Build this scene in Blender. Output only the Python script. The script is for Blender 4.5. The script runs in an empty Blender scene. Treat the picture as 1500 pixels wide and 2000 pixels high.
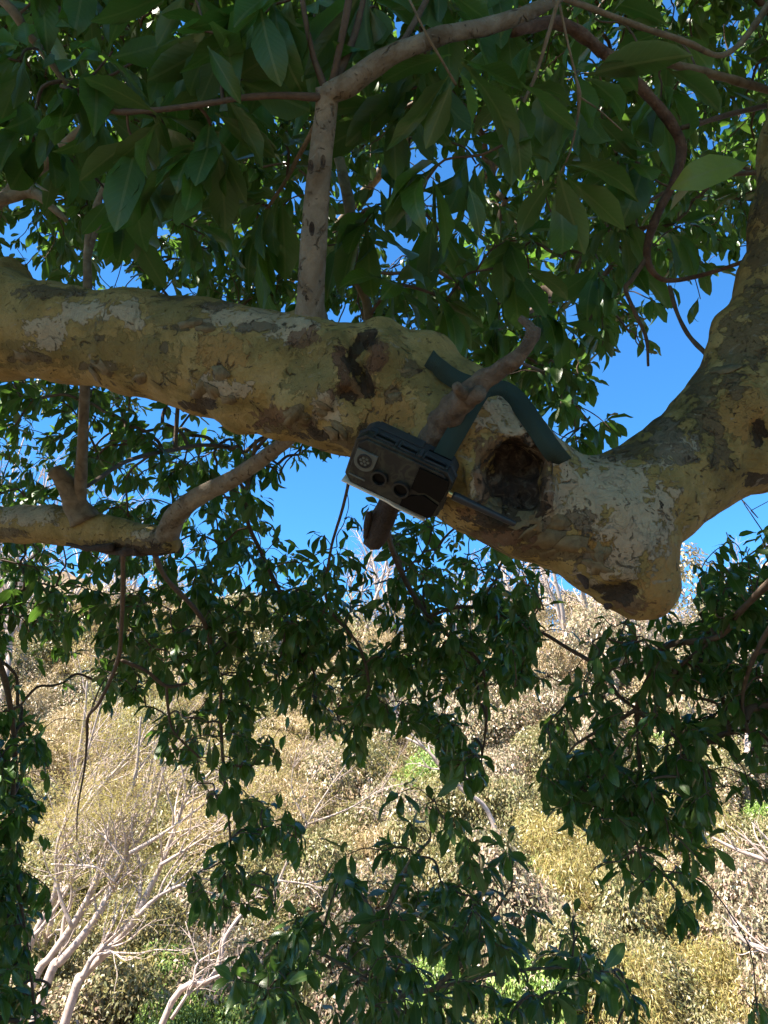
import bpy, bmesh, math, random
import numpy as np
from mathutils import Vector, Matrix, noise
from mathutils.bvhtree import BVHTree

SC = bpy.context.scene
COL = SC.collection
PI = math.pi
rng = np.random.default_rng(11)
random.seed(5)

# ------------------------------------------------------------------ camera
PITCH = math.radians(20)
FPX = 1500.0                       # focal length in pixels of the 1500x2000 photograph
CAM = np.array([0.0, 0.0, 1.6])
cd = bpy.data.cameras.new('camera'); cam = bpy.data.objects.new('camera', cd); COL.objects.link(cam)
cam.location = CAM; cam.rotation_euler = (math.radians(90) + PITCH, 0, 0)
cd.sensor_fit = 'VERTICAL'; cd.sensor_height = 36; cd.lens = FPX / 2000 * 36
cd.clip_start = 0.02; cd.clip_end = 2000
SC.camera = cam
FW = np.array([0, math.cos(PITCH), math.sin(PITCH)])
RT = np.array([1.0, 0, 0])
UP = np.array([0, -math.sin(PITCH), math.cos(PITCH)])

# ------------------------------------------------------------------ sky, sun, exposure
SUN_EL, SUN_AZ = math.radians(58), math.radians(-116)   # azimuth of the sun seen from +Y, clockwise
w = bpy.data.worlds.new('World'); SC.world = w; w.use_nodes = True
nt = w.node_tree; bg = nt.nodes['Background']
sky = nt.nodes.new('ShaderNodeTexSky'); sky.sky_type = 'NISHITA'; sky.sun_disc = False
sky.sun_elevation = SUN_EL; sky.sun_rotation = SUN_AZ
sky.air_density = 1.0; sky.dust_density = 0.0; sky.ozone_density = 4.0; sky.altitude = 1500
tint = nt.nodes.new('ShaderNodeMix'); tint.data_type = 'RGBA'; tint.blend_type = 'MULTIPLY'; tint.inputs[0].default_value = 1.0
tint.inputs[7].default_value = (0.40, 0.90, 1.18, 1)            # the clear deep blue of a dry high sky
nt.links.new(sky.outputs[0], tint.inputs[6]); nt.links.new(tint.outputs[2], bg.inputs[0]); bg.inputs[1].default_value = 0.066
sl = bpy.data.lights.new('sun', 'SUN'); so = bpy.data.objects.new('sun', sl); COL.objects.link(so)
sl.energy = 5.0; sl.angle = math.radians(0.5); sl.color = (1.0, 0.915, 0.80)
SUN_DIR = np.array([math.sin(SUN_AZ) * math.cos(SUN_EL), math.cos(SUN_AZ) * math.cos(SUN_EL), math.sin(SUN_EL)])
so.rotation_euler = Vector(SUN_DIR).to_track_quat('Z', 'Y').to_euler()
so.location = (-3, -5, 12)
SC.view_settings.view_transform = 'Standard'; SC.view_settings.look = 'None'
SC.view_settings.exposure = 2.2; SC.view_settings.gamma = 1.0
SC.view_settings.use_curve_mapping = False
SC.render.engine = 'CYCLES'
SC.cycles.max_bounces = 7; SC.cycles.diffuse_bounces = 4; SC.cycles.transmission_bounces = 5
SC.cycles.use_denoising = True

# ------------------------------------------------------------------ helpers
def P(px, py, d):
    """photo pixel + distance along the view axis -> world point"""
    return CAM + d * (FW + (px - 750) / FPX * RT - (py - 1000) / FPX * UP)

def proj(p):
    q = np.asarray(p) - CAM
    d = q @ FW
    dd = np.where(np.abs(d) < 1e-6, 1e-6, d)
    return 750 + FPX * (q @ RT) / dd, 1000 - FPX * (q @ UP) / dd, d

def unit(v):
    v = np.asarray(v, float)
    return v / np.maximum(np.linalg.norm(v, axis=-1, keepdims=True), 1e-9)

def mesh_np(name, V, Fs, uv=None, smooth=True):
    """mesh from a vertex array and a list of face index arrays (each n x 3 or n x 4)"""
    me = bpy.data.meshes.new(name)
    V = np.asarray(V, np.float32)
    Fs = [np.asarray(f, np.int32) for f in Fs if len(f)]
    loops = np.concatenate([f.ravel() for f in Fs])
    tot = np.concatenate([np.full(len(f), f.shape[1], np.int32) for f in Fs])
    st = np.concatenate([[0], np.cumsum(tot)[:-1]]).astype(np.int32)
    me.vertices.add(len(V)); me.vertices.foreach_set('co', V.ravel())
    me.loops.add(len(loops)); me.loops.foreach_set('vertex_index', loops)
    me.polygons.add(len(tot)); me.polygons.foreach_set('loop_start', st)
    try: me.polygons.foreach_set('loop_total', tot)
    except Exception: pass
    if smooth: me.polygons.foreach_set('use_smooth', np.ones(len(tot), bool))
    if uv is not None:
        l = me.uv_layers.new(name='UVMap')
        l.data.foreach_set('uv', np.asarray(uv, np.float32)[loops].ravel())
    me.update(calc_edges=True); me.validate()
    return me

def link(name, me, mat=None, parent=None):
    o = bpy.data.objects.new(name, me); COL.objects.link(o)
    if mat is not None and me is not None and not me.materials: me.materials.append(mat)
    if parent is not None: o.parent = parent
    return o

def tag(o, label=None, cat=None, group=None, kind=None):
    if label: o['label'] = label
    if cat: o['category'] = cat
    if group: o['group'] = group
    if kind: o['kind'] = kind
    return o

def empty(name, loc=(0, 0, 0)):
    o = bpy.data.objects.new(name, None); COL.objects.link(o); o.location = loc
    o.empty_display_size = 0.1
    return o

def keep_world(o, parent):
    """parent without moving: thing roots only translate"""
    o.parent = parent
    o.matrix_parent_inverse = Matrix.Translation(-Vector(parent.location))
    return o

def catmull(pts, n=6):
    pts = np.asarray(pts, float)
    if len(pts) < 3:
        t = np.linspace(0, 1, n + 1)[:, None]
        return pts[0] * (1 - t) + pts[-1] * t
    ext = np.vstack([2 * pts[0] - pts[1], pts, 2 * pts[-1] - pts[-2]])
    out = []
    for i in range(1, len(ext) - 2):
        p0, p1, p2, p3 = ext[i - 1:i + 3]
        for t in np.linspace(0, 1, n, endpoint=False):
            out.append(0.5 * ((2 * p1) + (-p0 + p2) * t + (2 * p0 - 5 * p1 + 4 * p2 - p3) * t * t + (-p0 + 3 * p1 - 3 * p2 + p3) * t ** 3))
    out.append(ext[-2])
    return np.array(out)

class Tubes:
    def __init__(s): s.V = []; s.F = []; s.T = []; s.n = 0
    def add(s, pts, rad, sides=8, bump=0.0, cap=True, freq=30.0):
        pts = np.asarray(pts, float); rad = np.asarray(rad, float)
        m = len(pts)
        tan = unit(np.gradient(pts, axis=0))
        ref = np.array([0.3, 0.9, 0.2]) if abs(tan[0] @ unit(np.array([0.3, 0.9, 0.2]))) < 0.9 else np.array([1.0, 0, 0])
        a = unit(ref - tan[0] * (ref @ tan[0]))
        ang = np.arange(sides) * 2 * PI / sides
        rings = []
        for i in range(m):
            a = unit(a - tan[i] * (a @ tan[i])); b = np.cross(tan[i], a)
            rr = np.full(sides, rad[i])
            if bump:
                for k in range(sides):
                    q = pts[i] + (a * math.cos(ang[k]) + b * math.sin(ang[k])) * rad[i]
                    rr[k] *= 1 + bump * noise.noise(Vector(q) * freq)
            rings.append(pts[i] + (np.cos(ang)[:, None] * a + np.sin(ang)[:, None] * b) * rr[:, None])
        s.V.append(np.concatenate(rings))
        i, k = np.meshgrid(np.arange(m - 1), np.arange(sides), indexing='ij')
        k2 = (k + 1) % sides
        q = np.stack([i * sides + k, i * sides + k2, (i + 1) * sides + k2, (i + 1) * sides + k], -1).reshape(-1, 4) + s.n
        s.F.append(q)
        n0 = s.n; s.n += m * sides
        if cap:
            s.V.append(np.array([pts[-1] + tan[-1] * rad[-1] * 0.4, pts[0] - tan[0] * rad[0] * 0.2]))
            e = n0 + (m - 1) * sides
            s.T.append(np.array([[e + j, e + (j + 1) % sides, s.n] for j in range(sides)] +
                                [[n0 + (j + 1) % sides, n0 + j, s.n + 1] for j in range(sides)]))
            s.n += 2
        return s
    def mesh(s, name):
        Fs = [np.concatenate(s.F)]
        if s.T: Fs.append(np.concatenate(s.T))
        return mesh_np(name, np.concatenate(s.V), Fs)

# ------------------------------------------------------------------ materials
def mat(name):
    m = bpy.data.materials.new(name); m.use_nodes = True
    nt = m.node_tree; b = nt.nodes['Principled BSDF']
    return m, nt, b

def N(nt, typ, **kw):
    n = nt.nodes.new(typ)
    for k, v in kw.items(): setattr(n, k, v)
    return n

def ramp(nt, fac, stops, interp='LINEAR'):
    r = N(nt, 'ShaderNodeValToRGB'); r.color_ramp.interpolation = interp
    els = r.color_ramp.elements
    while len(els) > 1: els.remove(els[-1])
    els[0].position = stops[0][0]; els[0].color = (*stops[0][1], 1)
    for p, c in stops[1:]:
        e = els.new(p); e.color = (*c, 1)
    nt.links.new(fac, r.inputs[0])
    return r.outputs[0]

def mixc(nt, f, a, b, mode='MIX'):
    m = N(nt, 'ShaderNodeMix', data_type='RGBA', blend_type=mode)
    for s, v in ((m.inputs[0], f), (m.inputs[6], a), (m.inputs[7], b)):
        if isinstance(v, (int, float)): s.default_value = v
        elif isinstance(v, tuple): s.default_value = (*v, 1)
        else: nt.links.new(v, s)
    return m.outputs[2]

def math_n(nt, op, a, b=None, c=None, clamp=False):
    m = N(nt, 'ShaderNodeMath', operation=op); m.use_clamp = clamp
    for s, v in zip(m.inputs, (a, b, c)):
        if v is None: continue
        if isinstance(v, (int, float)): s.default_value = v
        else: nt.links.new(v, s)
    return m.outputs[0]

def tex_noise(nt, vec, scale, detail=4, rough=0.55, dist=0.0):
    n = N(nt, 'ShaderNodeTexNoise'); n.inputs['Scale'].default_value = scale
    n.inputs['Detail'].default_value = detail; n.inputs['Roughness'].default_value = rough
    n.inputs['Distortion'].default_value = dist
    if vec is not None: nt.links.new(vec, n.inputs['Vector'])
    return n.outputs[0]

def leaf_material(name, tops, under, trans, tfac=0.34, rough=0.36, veins=True, spec=0.5):
    """two-sided leaf: varied top colours, paler underside, light shining through"""
    m, nt, b = mat(name)
    L = nt.links.new
    geo = N(nt, 'ShaderNodeNewGeometry'); oi = N(nt, 'ShaderNodeObjectInfo')
    r = math_n(nt, 'FRACT', math_n(nt, 'ADD', geo.outputs['Random Per Island'], oi.outputs['Random']))
    n = len(tops)
    col = ramp(nt, r, [(i / max(n - 1, 1), c) for i, c in enumerate(tops)])
    colu = mixc(nt, 0.55, col, under)
    c = mixc(nt, geo.outputs['Backfacing'], col, colu)
    tc = N(nt, 'ShaderNodeTexCoord')
    big = tex_noise(nt, tc.outputs['Object'], 18, 3)
    c = mixc(nt, math_n(nt, 'MULTIPLY', big, 0.5), c, (0.055, 0.085, 0.02))
    if veins:
        sp = N(nt, 'ShaderNodeSeparateXYZ'); L(tc.outputs['UV'], sp.inputs[0])
        ax = math_n(nt, 'ABSOLUTE', math_n(nt, 'SUBTRACT', sp.outputs[0], 0.5))
        mid = math_n(nt, 'LESS_THAN', ax, 0.035)
        ph = math_n(nt, 'SUBTRACT', math_n(nt, 'MULTIPLY', sp.outputs[1], 13.0), math_n(nt, 'MULTIPLY', ax, 6.0))
        vs = math_n(nt, 'PINGPONG', ph, 0.5)
        v = math_n(nt, 'LESS_THAN', vs, 0.06)
        vv = math_n(nt, 'MAXIMUM', mid, math_n(nt, 'MULTIPLY', v, 0.28))
        c = mixc(nt, math_n(nt, 'MULTIPLY', vv, 0.55), c, (0.16, 0.2, 0.07))
        bp = N(nt, 'ShaderNodeBump'); bp.inputs['Strength'].default_value = 0.22; bp.inputs['Distance'].default_value = 0.002
        L(math_n(nt, 'ADD', vv, math_n(nt, 'MULTIPLY', vs, 0.8)), bp.inputs['Height'])
        L(bp.outputs[0], b.inputs['Normal'])
    L(c, b.inputs['Base Color']); b.inputs['Roughness'].default_value = rough
    b.inputs['Specular IOR Level'].default_value = spec
    t = N(nt, 'ShaderNodeBsdfTranslucent')
    L(mixc(nt, 0.6, c, trans), t.inputs[0])
    mx = N(nt, 'ShaderNodeMixShader'); mx.inputs[0].default_value = tfac
    L(b.outputs[0], mx.inputs[1]); L(t.outputs[0], mx.inputs[2])
    L(mx.outputs[0], nt.nodes['Material Output'].inputs[0])
    return m

def bark_material(name, cols, scale=30.0, rough=0.85, bump=0.4, lent=True):
    m, nt, b = mat(name); L = nt.links.new
    tc = N(nt, 'ShaderNodeTexCoord'); v = tc.outputs['Object']
    n1 = tex_noise(nt, v, scale, 6, 0.6, 0.6)
    c = ramp(nt, n1, [(0.28 + 0.44 * i / max(len(cols) - 1, 1), k) for i, k in enumerate(cols)])
    n2 = tex_noise(nt, v, scale * 5, 4, 0.65)
    c = mixc(nt, math_n(nt, 'MULTIPLY', n2, 0.35), c, tuple(x * 0.45 for x in cols[0]))
    L(c, b.inputs['Base Color']); b.inputs['Roughness'].default_value = rough
    bp = N(nt, 'ShaderNodeBump'); bp.inputs['Strength'].default_value = bump; bp.inputs['Distance'].default_value = 0.004
    L(math_n(nt, 'ADD', n1, n2), bp.inputs['Height']); L(bp.outputs[0], b.inputs['Normal'])
    return m

def plain_material(name, col, rough=0.5, noise_amt=0.25, scale=60.0, metal=0.0, bump=0.0, spec=0.5):
    m, nt, b = mat(name); L = nt.links.new
    tc = N(nt, 'ShaderNodeTexCoord')
    n1 = tex_noise(nt, tc.outputs['Object'], scale, 5)
    c = mixc(nt, math_n(nt, 'MULTIPLY', n1, noise_amt), col, tuple(min(1, x * 1.9 + 0.01) for x in col))
    L(c, b.inputs['Base Color']); b.inputs['Roughness'].default_value = rough; b.inputs['Metallic'].default_value = metal
    b.inputs['Specular IOR Level'].default_value = spec
    if bump:
        bp = N(nt, 'ShaderNodeBump'); bp.inputs['Strength'].default_value = bump; bp.inputs['Distance'].default_value = 0.001
        L(n1, bp.inputs['Height']); L(bp.outputs[0], b.inputs['Normal'])
    return m

def trunk_material(name='peeling_bark', stops=None):
    """smooth flaking bark: cream and olive ground with grey, ochre and brown plates"""
    m, nt, b = mat(name); L = nt.links.new
    tc = N(nt, 'ShaderNodeTexCoord'); v = tc.outputs['Object']
    def attr(n):
        a = N(nt, 'ShaderNodeAttribute'); a.attribute_name = n; return a.outputs['Fac']
    warp = tex_noise(nt, v, 38, 8, 0.68, 0.5)
    fine = tex_noise(nt, v, 150, 5, 0.65)
    mid = tex_noise(nt, v, 60, 4, 0.6, 0.8)
    base = ramp(nt, tex_noise(nt, v, 13, 5, 0.6, 1.2),
                stops or [(0.3, (0.15, 0.108, 0.030)), (0.45, (0.285, 0.205, 0.060)), (0.55, (0.38, 0.27, 0.09)), (0.7, (0.45, 0.33, 0.135))])
    def plate(col, mask, thr, soft=0.035, cur=None):
        f = math_n(nt, 'ADD', mask, math_n(nt, 'MULTIPLY', math_n(nt, 'SUBTRACT', warp, 0.5), 2.3))
        f = math_n(nt, 'ADD', f, math_n(nt, 'MULTIPLY', math_n(nt, 'SUBTRACT', mid, 0.5), 1.3))
        mr = N(nt, 'ShaderNodeMapRange'); mr.inputs[1].default_value = thr - soft; mr.inputs[2].default_value = thr + soft
        L(f, mr.inputs[0])
        return mr.outputs[0]
    heights = []
    c = base
    for nm, col, thr in (('olive', (0.15, 0.125, 0.034), 0.52), ('orange', (0.40, 0.21, 0.055), 0.5), ('pale', (0.54, 0.465, 0.36), 0.5),
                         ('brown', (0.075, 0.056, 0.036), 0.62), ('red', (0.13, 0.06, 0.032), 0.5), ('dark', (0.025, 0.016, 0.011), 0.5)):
        f = plate(col, attr(nm), thr)
        k = mixc(nt, mid, tuple(x * 0.7 for x in col), tuple(min(1, x * 1.25) for x in col))
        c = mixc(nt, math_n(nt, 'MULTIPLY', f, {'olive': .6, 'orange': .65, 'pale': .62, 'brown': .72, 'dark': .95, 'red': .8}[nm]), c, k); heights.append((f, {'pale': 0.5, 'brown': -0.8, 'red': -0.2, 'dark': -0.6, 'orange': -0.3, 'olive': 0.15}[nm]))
    # scattered small scabs where nothing else lies
    v2 = N(nt, 'ShaderNodeMapping'); v2.inputs['Scale'].default_value = (1, 1, 2.2); L(v, v2.inputs[0])
    sc = tex_noise(nt, v2.outputs[0], 30, 3, 0.5, 1.5)
    scab = N(nt, 'ShaderNodeMapRange'); scab.inputs[1].default_value = 0.685; scab.inputs[2].default_value = 0.70; L(sc, scab.inputs[0])
    c = mixc(nt, math_n(nt, 'MULTIPLY', scab.outputs[0], 0.8), c, (0.055, 0.04, 0.027))
    lite = N(nt, 'ShaderNodeMapRange'); lite.inputs[1].default_value = 0.33; lite.inputs[2].default_value = 0.315; L(sc, lite.inputs[0])
    c = mixc(nt, math_n(nt, 'MULTIPLY', lite.outputs[0], 0.55), c, (0.30, 0.275, 0.225))
    c = mixc(nt, math_n(nt, 'MULTIPLY', fine, 0.6), c, (0.07, 0.05, 0.026))
    # crackle lines of lifting bark
    vo = N(nt, 'ShaderNodeTexVoronoi', feature='DISTANCE_TO_EDGE'); vo.inputs['Scale'].default_value = 24
    wv = N(nt, 'ShaderNodeVectorMath', operation='ADD'); L(v, wv.inputs[0])
    cmb = N(nt, 'ShaderNodeTexNoise'); cmb.inputs['Scale'].default_value = 22; cmb.inputs['Detail'].default_value = 4; L(v, cmb.inputs['Vector'])
    sc2 = N(nt, 'ShaderNodeVectorMath', operation='SCALE'); L(cmb.outputs[1], sc2.inputs[0]); sc2.inputs['Scale'].default_value = 0.07
    L(sc2.outputs[0], wv.inputs[1]); L(wv.outputs[0], vo.inputs['Vector'])
    ln = N(nt, 'ShaderNodeMapRange'); ln.inputs[1].default_value = 0.05; ln.inputs[2].default_value = 0.0; L(vo.outputs['Distance'], ln.inputs[0])
    lm = math_n(nt, 'MULTIPLY', ln.outputs[0], math_n(nt, 'MULTIPLY', math_n(nt, 'GREATER_THAN', warp, 0.56), 0.55))
    c = mixc(nt, lm, c, (0.055, 0.032, 0.015))
    pit = N(nt, 'ShaderNodeMapRange'); pit.inputs[1].default_value = 0.70; pit.inputs[2].default_value = 0.73
    L(tex_noise(nt, v2.outputs[0], 95, 2, 0.5, 0.6), pit.inputs[0])
    c = mixc(nt, math_n(nt, 'MULTIPLY', pit.outputs[0], 0.75), c, (0.05, 0.034, 0.02))
    L(c, b.inputs['Base Color']); b.inputs['Roughness'].default_value = 0.72; b.inputs['Specular IOR Level'].default_value = 0.3
    h = math_n(nt, 'MULTIPLY', fine, 0.35)
    for f, k in heights: h = math_n(nt, 'ADD', h, math_n(nt, 'MULTIPLY', f, k))
    h = math_n(nt, 'SUBTRACT', h, math_n(nt, 'ADD', math_n(nt, 'MULTIPLY', lm, 1.2), math_n(nt, 'MULTIPLY', scab.outputs[0], 0.6)))
    h = math_n(nt, 'ADD', h, math_n(nt, 'MULTIPLY', warp, 1.0))
    bp = N(nt, 'ShaderNodeBump'); bp.inputs['Strength'].default_value = 0.95; bp.inputs['Distance'].default_value = 0.007
    L(h, bp.inputs['Height']); L(bp.outputs[0], b.inputs['Normal'])
    return m

M = {}
M['trunk'] = trunk_material()
M['branch'] = bark_material('branch_bark', [(0.09, 0.058, 0.034), (0.19, 0.14, 0.085), (0.27, 0.21, 0.14)], 45)
M['stem'] = trunk_material('stem_bark', [(0.34, (0.12, 0.085, 0.05)), (0.45, (0.21, 0.165, 0.115)), (0.54, (0.26, 0.225, 0.175)), (0.64, (0.33, 0.285, 0.21))])
M['oldstem'] = bark_material('smooth_stem_bark', [(0.13, 0.093, 0.056), (0.23, 0.185, 0.13), (0.31, 0.265, 0.20)], 22, bump=0.5)
M['rust'] = bark_material('rusty_bark', [(0.05, 0.024, 0.014), (0.12, 0.062, 0.038), (0.2, 0.125, 0.085)], 50, bump=0.7)
M['twig'] = bark_material('twig_bark', [(0.07, 0.045, 0.03), (0.15, 0.10, 0.065)], 60)
M['dead'] = bark_material('dead_wood', [(0.05, 0.032, 0.02), (0.13, 0.09, 0.06), (0.22, 0.165, 0.12)], 55, bump=0.9)
M['darkdead'] = bark_material('dark_dead_wood', [(0.03, 0.02, 0.015), (0.08, 0.05, 0.035)], 70, bump=0.9)
M['rot'] = bark_material('decayed_wood', [(0.02, 0.013, 0.009), (0.07, 0.045, 0.03), (0.24, 0.19, 0.13)], 75, bump=1.0)
M['flake'] = bark_material('bark_flake', [(0.08, 0.052, 0.026), (0.18, 0.135, 0.066), (0.24, 0.185, 0.10)], 50)
M['leaf'] = leaf_material('leaf_green', [(0.020, 0.066, 0.008), (0.036, 0.108, 0.011), (0.022, 0.075, 0.020), (0.055, 0.130, 0.014)],
                          (0.10, 0.15, 0.055), (0.16, 0.36, 0.03), 0.36, 0.34)
M['palebark'] = bark_material('pale_bark', [(0.27, 0.205, 0.165), (0.44, 0.35, 0.30), (0.56, 0.465, 0.41)], 9, bump=0.4)

# ------------------------------------------------------------------ terrain
def terrain_z(x, y):
    x = np.asarray(x, float); y = np.asarray(y, float)
    near = -5.2 * np.clip((y - 3.2) / 8.5, 0, 1) ** 1.3
    yc = 35 + np.clip(-x - 2, 0, 40) * 0.55 + 1.5 * np.sin(x * 0.21)
    hill = 0.56 * (np.minimum(y, yc) - 12) + 0.12 * np.clip(y - yc, 0, 200)
    hill = np.where(y > 12, hill, 0)
    soft = 0.45 * np.sin(x * 0.7 + y * 0.33) * np.sin(y * 0.5 - x * 0.2) + 0.3 * np.sin(x * 1.7 + 1) * np.sin(y * 1.3)
    return near + hill + soft * np.clip((y - 6) / 6, 0, 1)

gx = np.linspace(-90, 90, 181); gy = np.concatenate([np.linspace(-40, 10, 51), np.linspace(10.5, 50, 80), np.linspace(52, 240, 40)])
X, Y = np.meshgrid(gx, gy, indexing='ij')
Z = terrain_z(X, Y)
ny_ = len(gy)
i, j = np.meshgrid(np.arange(len(gx) - 1), np.arange(ny_ - 1), indexing='ij')
q = np.stack([i * ny_ + j, (i + 1) * ny_ + j, (i + 1) * ny_ + j + 1, i * ny_ + j + 1], -1).reshape(-1, 4)
m, nt, b = mat('dry_hillside_soil'); L = nt.links.new
tc = N(nt, 'ShaderNodeTexCoord')
L(ramp(nt, tex_noise(nt, tc.outputs['Object'], 0.9, 8, 0.65), [(0.3, (0.09, 0.06, 0.033)), (0.5, (0.17, 0.12, 0.07)), (0.7, (0.25, 0.18, 0.105))]), b.inputs['Base Color'])
b.inputs['Roughness'].default_value = 0.95
bp = N(nt, 'ShaderNodeBump'); bp.inputs['Strength'].default_value = 0.8; bp.inputs['Distance'].default_value = 0.1
L(tex_noise(nt, tc.outputs['Object'], 4, 8, 0.7), bp.inputs['Height']); L(bp.outputs[0], b.inputs['Normal'])
ground = link('hillside', mesh_np('hillside', np.stack([X, Y, Z], -1).reshape(-1, 3), [q]), m)
tag(ground, 'dry brown hillside rising behind the trees', 'hillside', kind='structure')

# ------------------------------------------------------------------ main limb: smooth union of capsules, cut by hollows
# (px, py, radius px, depth m)
A = [(-420, 640, 118, 1.36), (-150, 628, 108, 1.24), (0, 634, 100, 1.17), (120, 652, 88, 1.14), (260, 668, 92, 1.12), (400, 695, 104, 1.10), (510, 722, 108, 1.08),
     (610, 748, 108, 1.07), (700, 762, 118, 1.06), (790, 788, 128, 1.055), (880, 850, 130, 1.04), (955, 915, 128, 1.03), (1050, 985, 106, 1.03),
     (1160, 1022, 108, 1.03), (1262, 968, 100, 1.05), (1345, 905, 98, 1.07), (1435, 838, 112, 1.09)]
Bf = [(1435, 838, 112, 1.09), (1500, 690, 98, 1.12), (1538, 560, 84, 1.15), (1552, 430, 76, 1.18), (1562, 280, 68, 1.22), (1585, 60, 62, 1.28), (1640, -260, 56, 1.4)]
Cf = [(1435, 838, 112, 1.09), (1540, 830, 100, 1.14), (1680, 810, 105, 1.22), (1850, 800, 120, 1.35), (2010, 850, 138, 1.5)]
Df = [(1160, 1022, 106, 1.03), (1215, 1085, 88, 1.02), (1252, 1143, 70, 1.01)]
caps = []
for ch in (A, Bf, Cf, Df):
    for (a, b_) in zip(ch[:-1], ch[1:]):
        caps.append((P(*a[:2], a[3]), P(*b_[:2], b_[3]), a[2] / FPX * a[3], b_[2] / FPX * b_[3], 0.03))
# lumps: knot at the upright stem, swollen callus by the slit, rim of the hollow, burrs underneath
lumps = [(612, 668, 46, 1.02), (590, 640, 36, 1.05), (655, 690, 30, 0.985), (740, 690, 45, 0.985), (650, 760, 40, 0.98), (575, 790, 34, 1.0), (690, 830, 40, 1.0),
         (745, 655, 40, 1.02), (470, 800, 40, 1.07), (540, 815, 38, 1.06), (380, 775, 26, 1.08), (840, 690, 40, 1.03), (930, 830, 34, 0.97), (1040, 860, 34, 0.975), (940, 980, 40, 0.965),
         (1060, 960, 32, 0.965), (1000, 1035, 40, 0.985), (1485, 815, 30, 1.02), (1430, 640, 36, 1.12), (1410, 690, 26, 1.10), (1470, 590, 30, 1.12), (1490, 925, 34, 1.1), (1440, 930, 30, 1.11), (20, 545, 40, 1.2), (640, 840, 22, 1.04)]
for (x, y, r, d) in lumps:
    p = P(x, y, d); caps.append((p, p + 1e-4, r / FPX * d, r / FPX * d, 0.022))
HX = 0.0048
lo = np.array([-1.22, 0.76, 1.62]); hi = np.array([1.48, 1.66, 3.34])
dim = np.ceil((hi - lo) / HX).astype(int)
D = np.full(dim, 0.05, np.float32)
axs = [lo[k] + np.arange(dim[k]) * HX for k in range(3)]
def sub_box(pmin, pmax):
    a = np.clip(np.floor((pmin - lo) / HX).astype(int), 0, dim); b = np.clip(np.ceil((pmax - lo) / HX).astype(int) + 1, 0, dim)
    return tuple(slice(a[k], b[k]) for k in range(3))
def grid_of(sl):
    return (axs[0][sl[0]][:, None, None].astype(np.float32), axs[1][sl[1]][None, :, None].astype(np.float32), axs[2][sl[2]][None, None, :].astype(np.float32))
def cap_dist(sl, a, b, ra, rb):
    gx, gy, gz = grid_of(sl)
    ba = b - a; L2 = float(ba @ ba)
    t = np.clip(((gx - a[0]) * ba[0] + (gy - a[1]) * ba[1] + (gz - a[2]) * ba[2]) / max(L2, 1e-9), 0, 1)
    return np.sqrt((gx - a[0] - t * ba[0]) ** 2 + (gy - a[1] - t * ba[1]) ** 2 + (gz - a[2] - t * ba[2]) ** 2) - (ra + (rb - ra) * t)
for (a, b_, ra, rb, k) in caps:
    r = max(ra, rb) + 0.06
    sl = sub_box(np.minimum(a, b_) - r, np.maximum(a, b_) + r)
    if min(s.stop - s.start for s in sl) <= 0: continue
    d = cap_dist(sl, a, b_, ra, rb); o = D[sl]
    h = np.clip(0.5 + 0.5 * (o - d) / k, 0, 1)
    D[sl] = o * (1 - h) + d * h - k * h * (1 - h)
def carve(a, b_, ra, rb, k=0.012):
    r = max(ra, rb) + 0.04
    sl = sub_box(np.minimum(a, b_) - r, np.maximum(a, b_) + r)
    d = -cap_dist(sl, a, b_, ra, rb); o = D[sl]
    h = np.clip(0.5 - 0.5 * (o - d) / k, 0, 1)
    D[sl] = o * (1 - h) + d * h + k * h * (1 - h)
D0 = D.copy()
def surf(px, py, off=0.0):
    """depth where the sight line meets the uncut limb"""
    ds = np.arange(0.80, 1.25, 0.002); q = CAM + ds[:, None] * (FW + (px - 750) / FPX * RT - (py - 1000) / FPX * UP)
    k = np.clip(np.round((q - lo) / HX).astype(int), 0, dim - 1); v = D0[k[:, 0], k[:, 1], k[:, 2]]
    h = np.where(v < 0)[0]
    return (ds[h[0]] if len(h) else 1.02) + off
def weld(a, b_, ra, rb, k):
    r = max(ra, rb) + 0.04; sl = sub_box(np.minimum(a, b_) - r, np.maximum(a, b_) + r)
    d = cap_dist(sl, a, b_, ra, rb); o = D[sl]; h = np.clip(0.5 + 0.5 * (o - d) / k, 0, 1)
    D[sl] = o * (1 - h) + d * h - k * h * (1 - h)
rim = [(938, 975), (930, 925), (945, 880), (975, 852), (1000, 862), (1024, 856), (1052, 872), (1064, 905), (1060, 940), (1066, 975), (1040, 1012), (1000, 1022), (960, 1010)]
for (a, b_) in zip(rim, rim[1:] + rim[:1]):
    weld(P(*a, surf(*a, 0.004)), P(*b_, surf(*b_, 0.004)), 0.0105, 0.0105, 0.014)
for (x, y, r, z0, z1) in ((1003, 900, .026, -.03, .09), (1012, 940, .030, -.03, .085), (985, 960, .027, -.03, .075), (1032, 905, .020, -.03, .05), (1022, 975, .022, -.03, .05), (968, 925, .018, -.03, .05), (985, 885, .016, -.03, .06)):
    d = surf(x, y); carve(P(x, y, d + z0), P(x * .7 + 1003 * .3, y * .7 + 930 * .3, d + z1), r, r * .8, 0.010)
sl_pts = [(727, 652), (703, 675), (684, 702), (704, 732), (720, 765)]
for a, b_ in zip(sl_pts[:-1], sl_pts[1:]): carve(P(*a, surf(*a, .002)), P(*b_, surf(*b_, .002)), 0.0085, 0.0075, 0.007)
for (a, b_) in (((662, 690), (672, 740)), ((740, 690), (738, 745)), ((650, 660), (690, 648))):
    weld(P(*a, surf(*a, .006)), P(*b_, surf(*b_, .006)), 0.011, 0.009, 0.016)
carve(P(714, 664, surf(714, 664)), P(706, 668, surf(706, 668, .01)), 0.013, 0.011, 0.008)
carve(P(672, 772, surf(672, 772)), P(692, 778, surf(692, 778)), 0.009, 0.006, 0.01)
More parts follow.
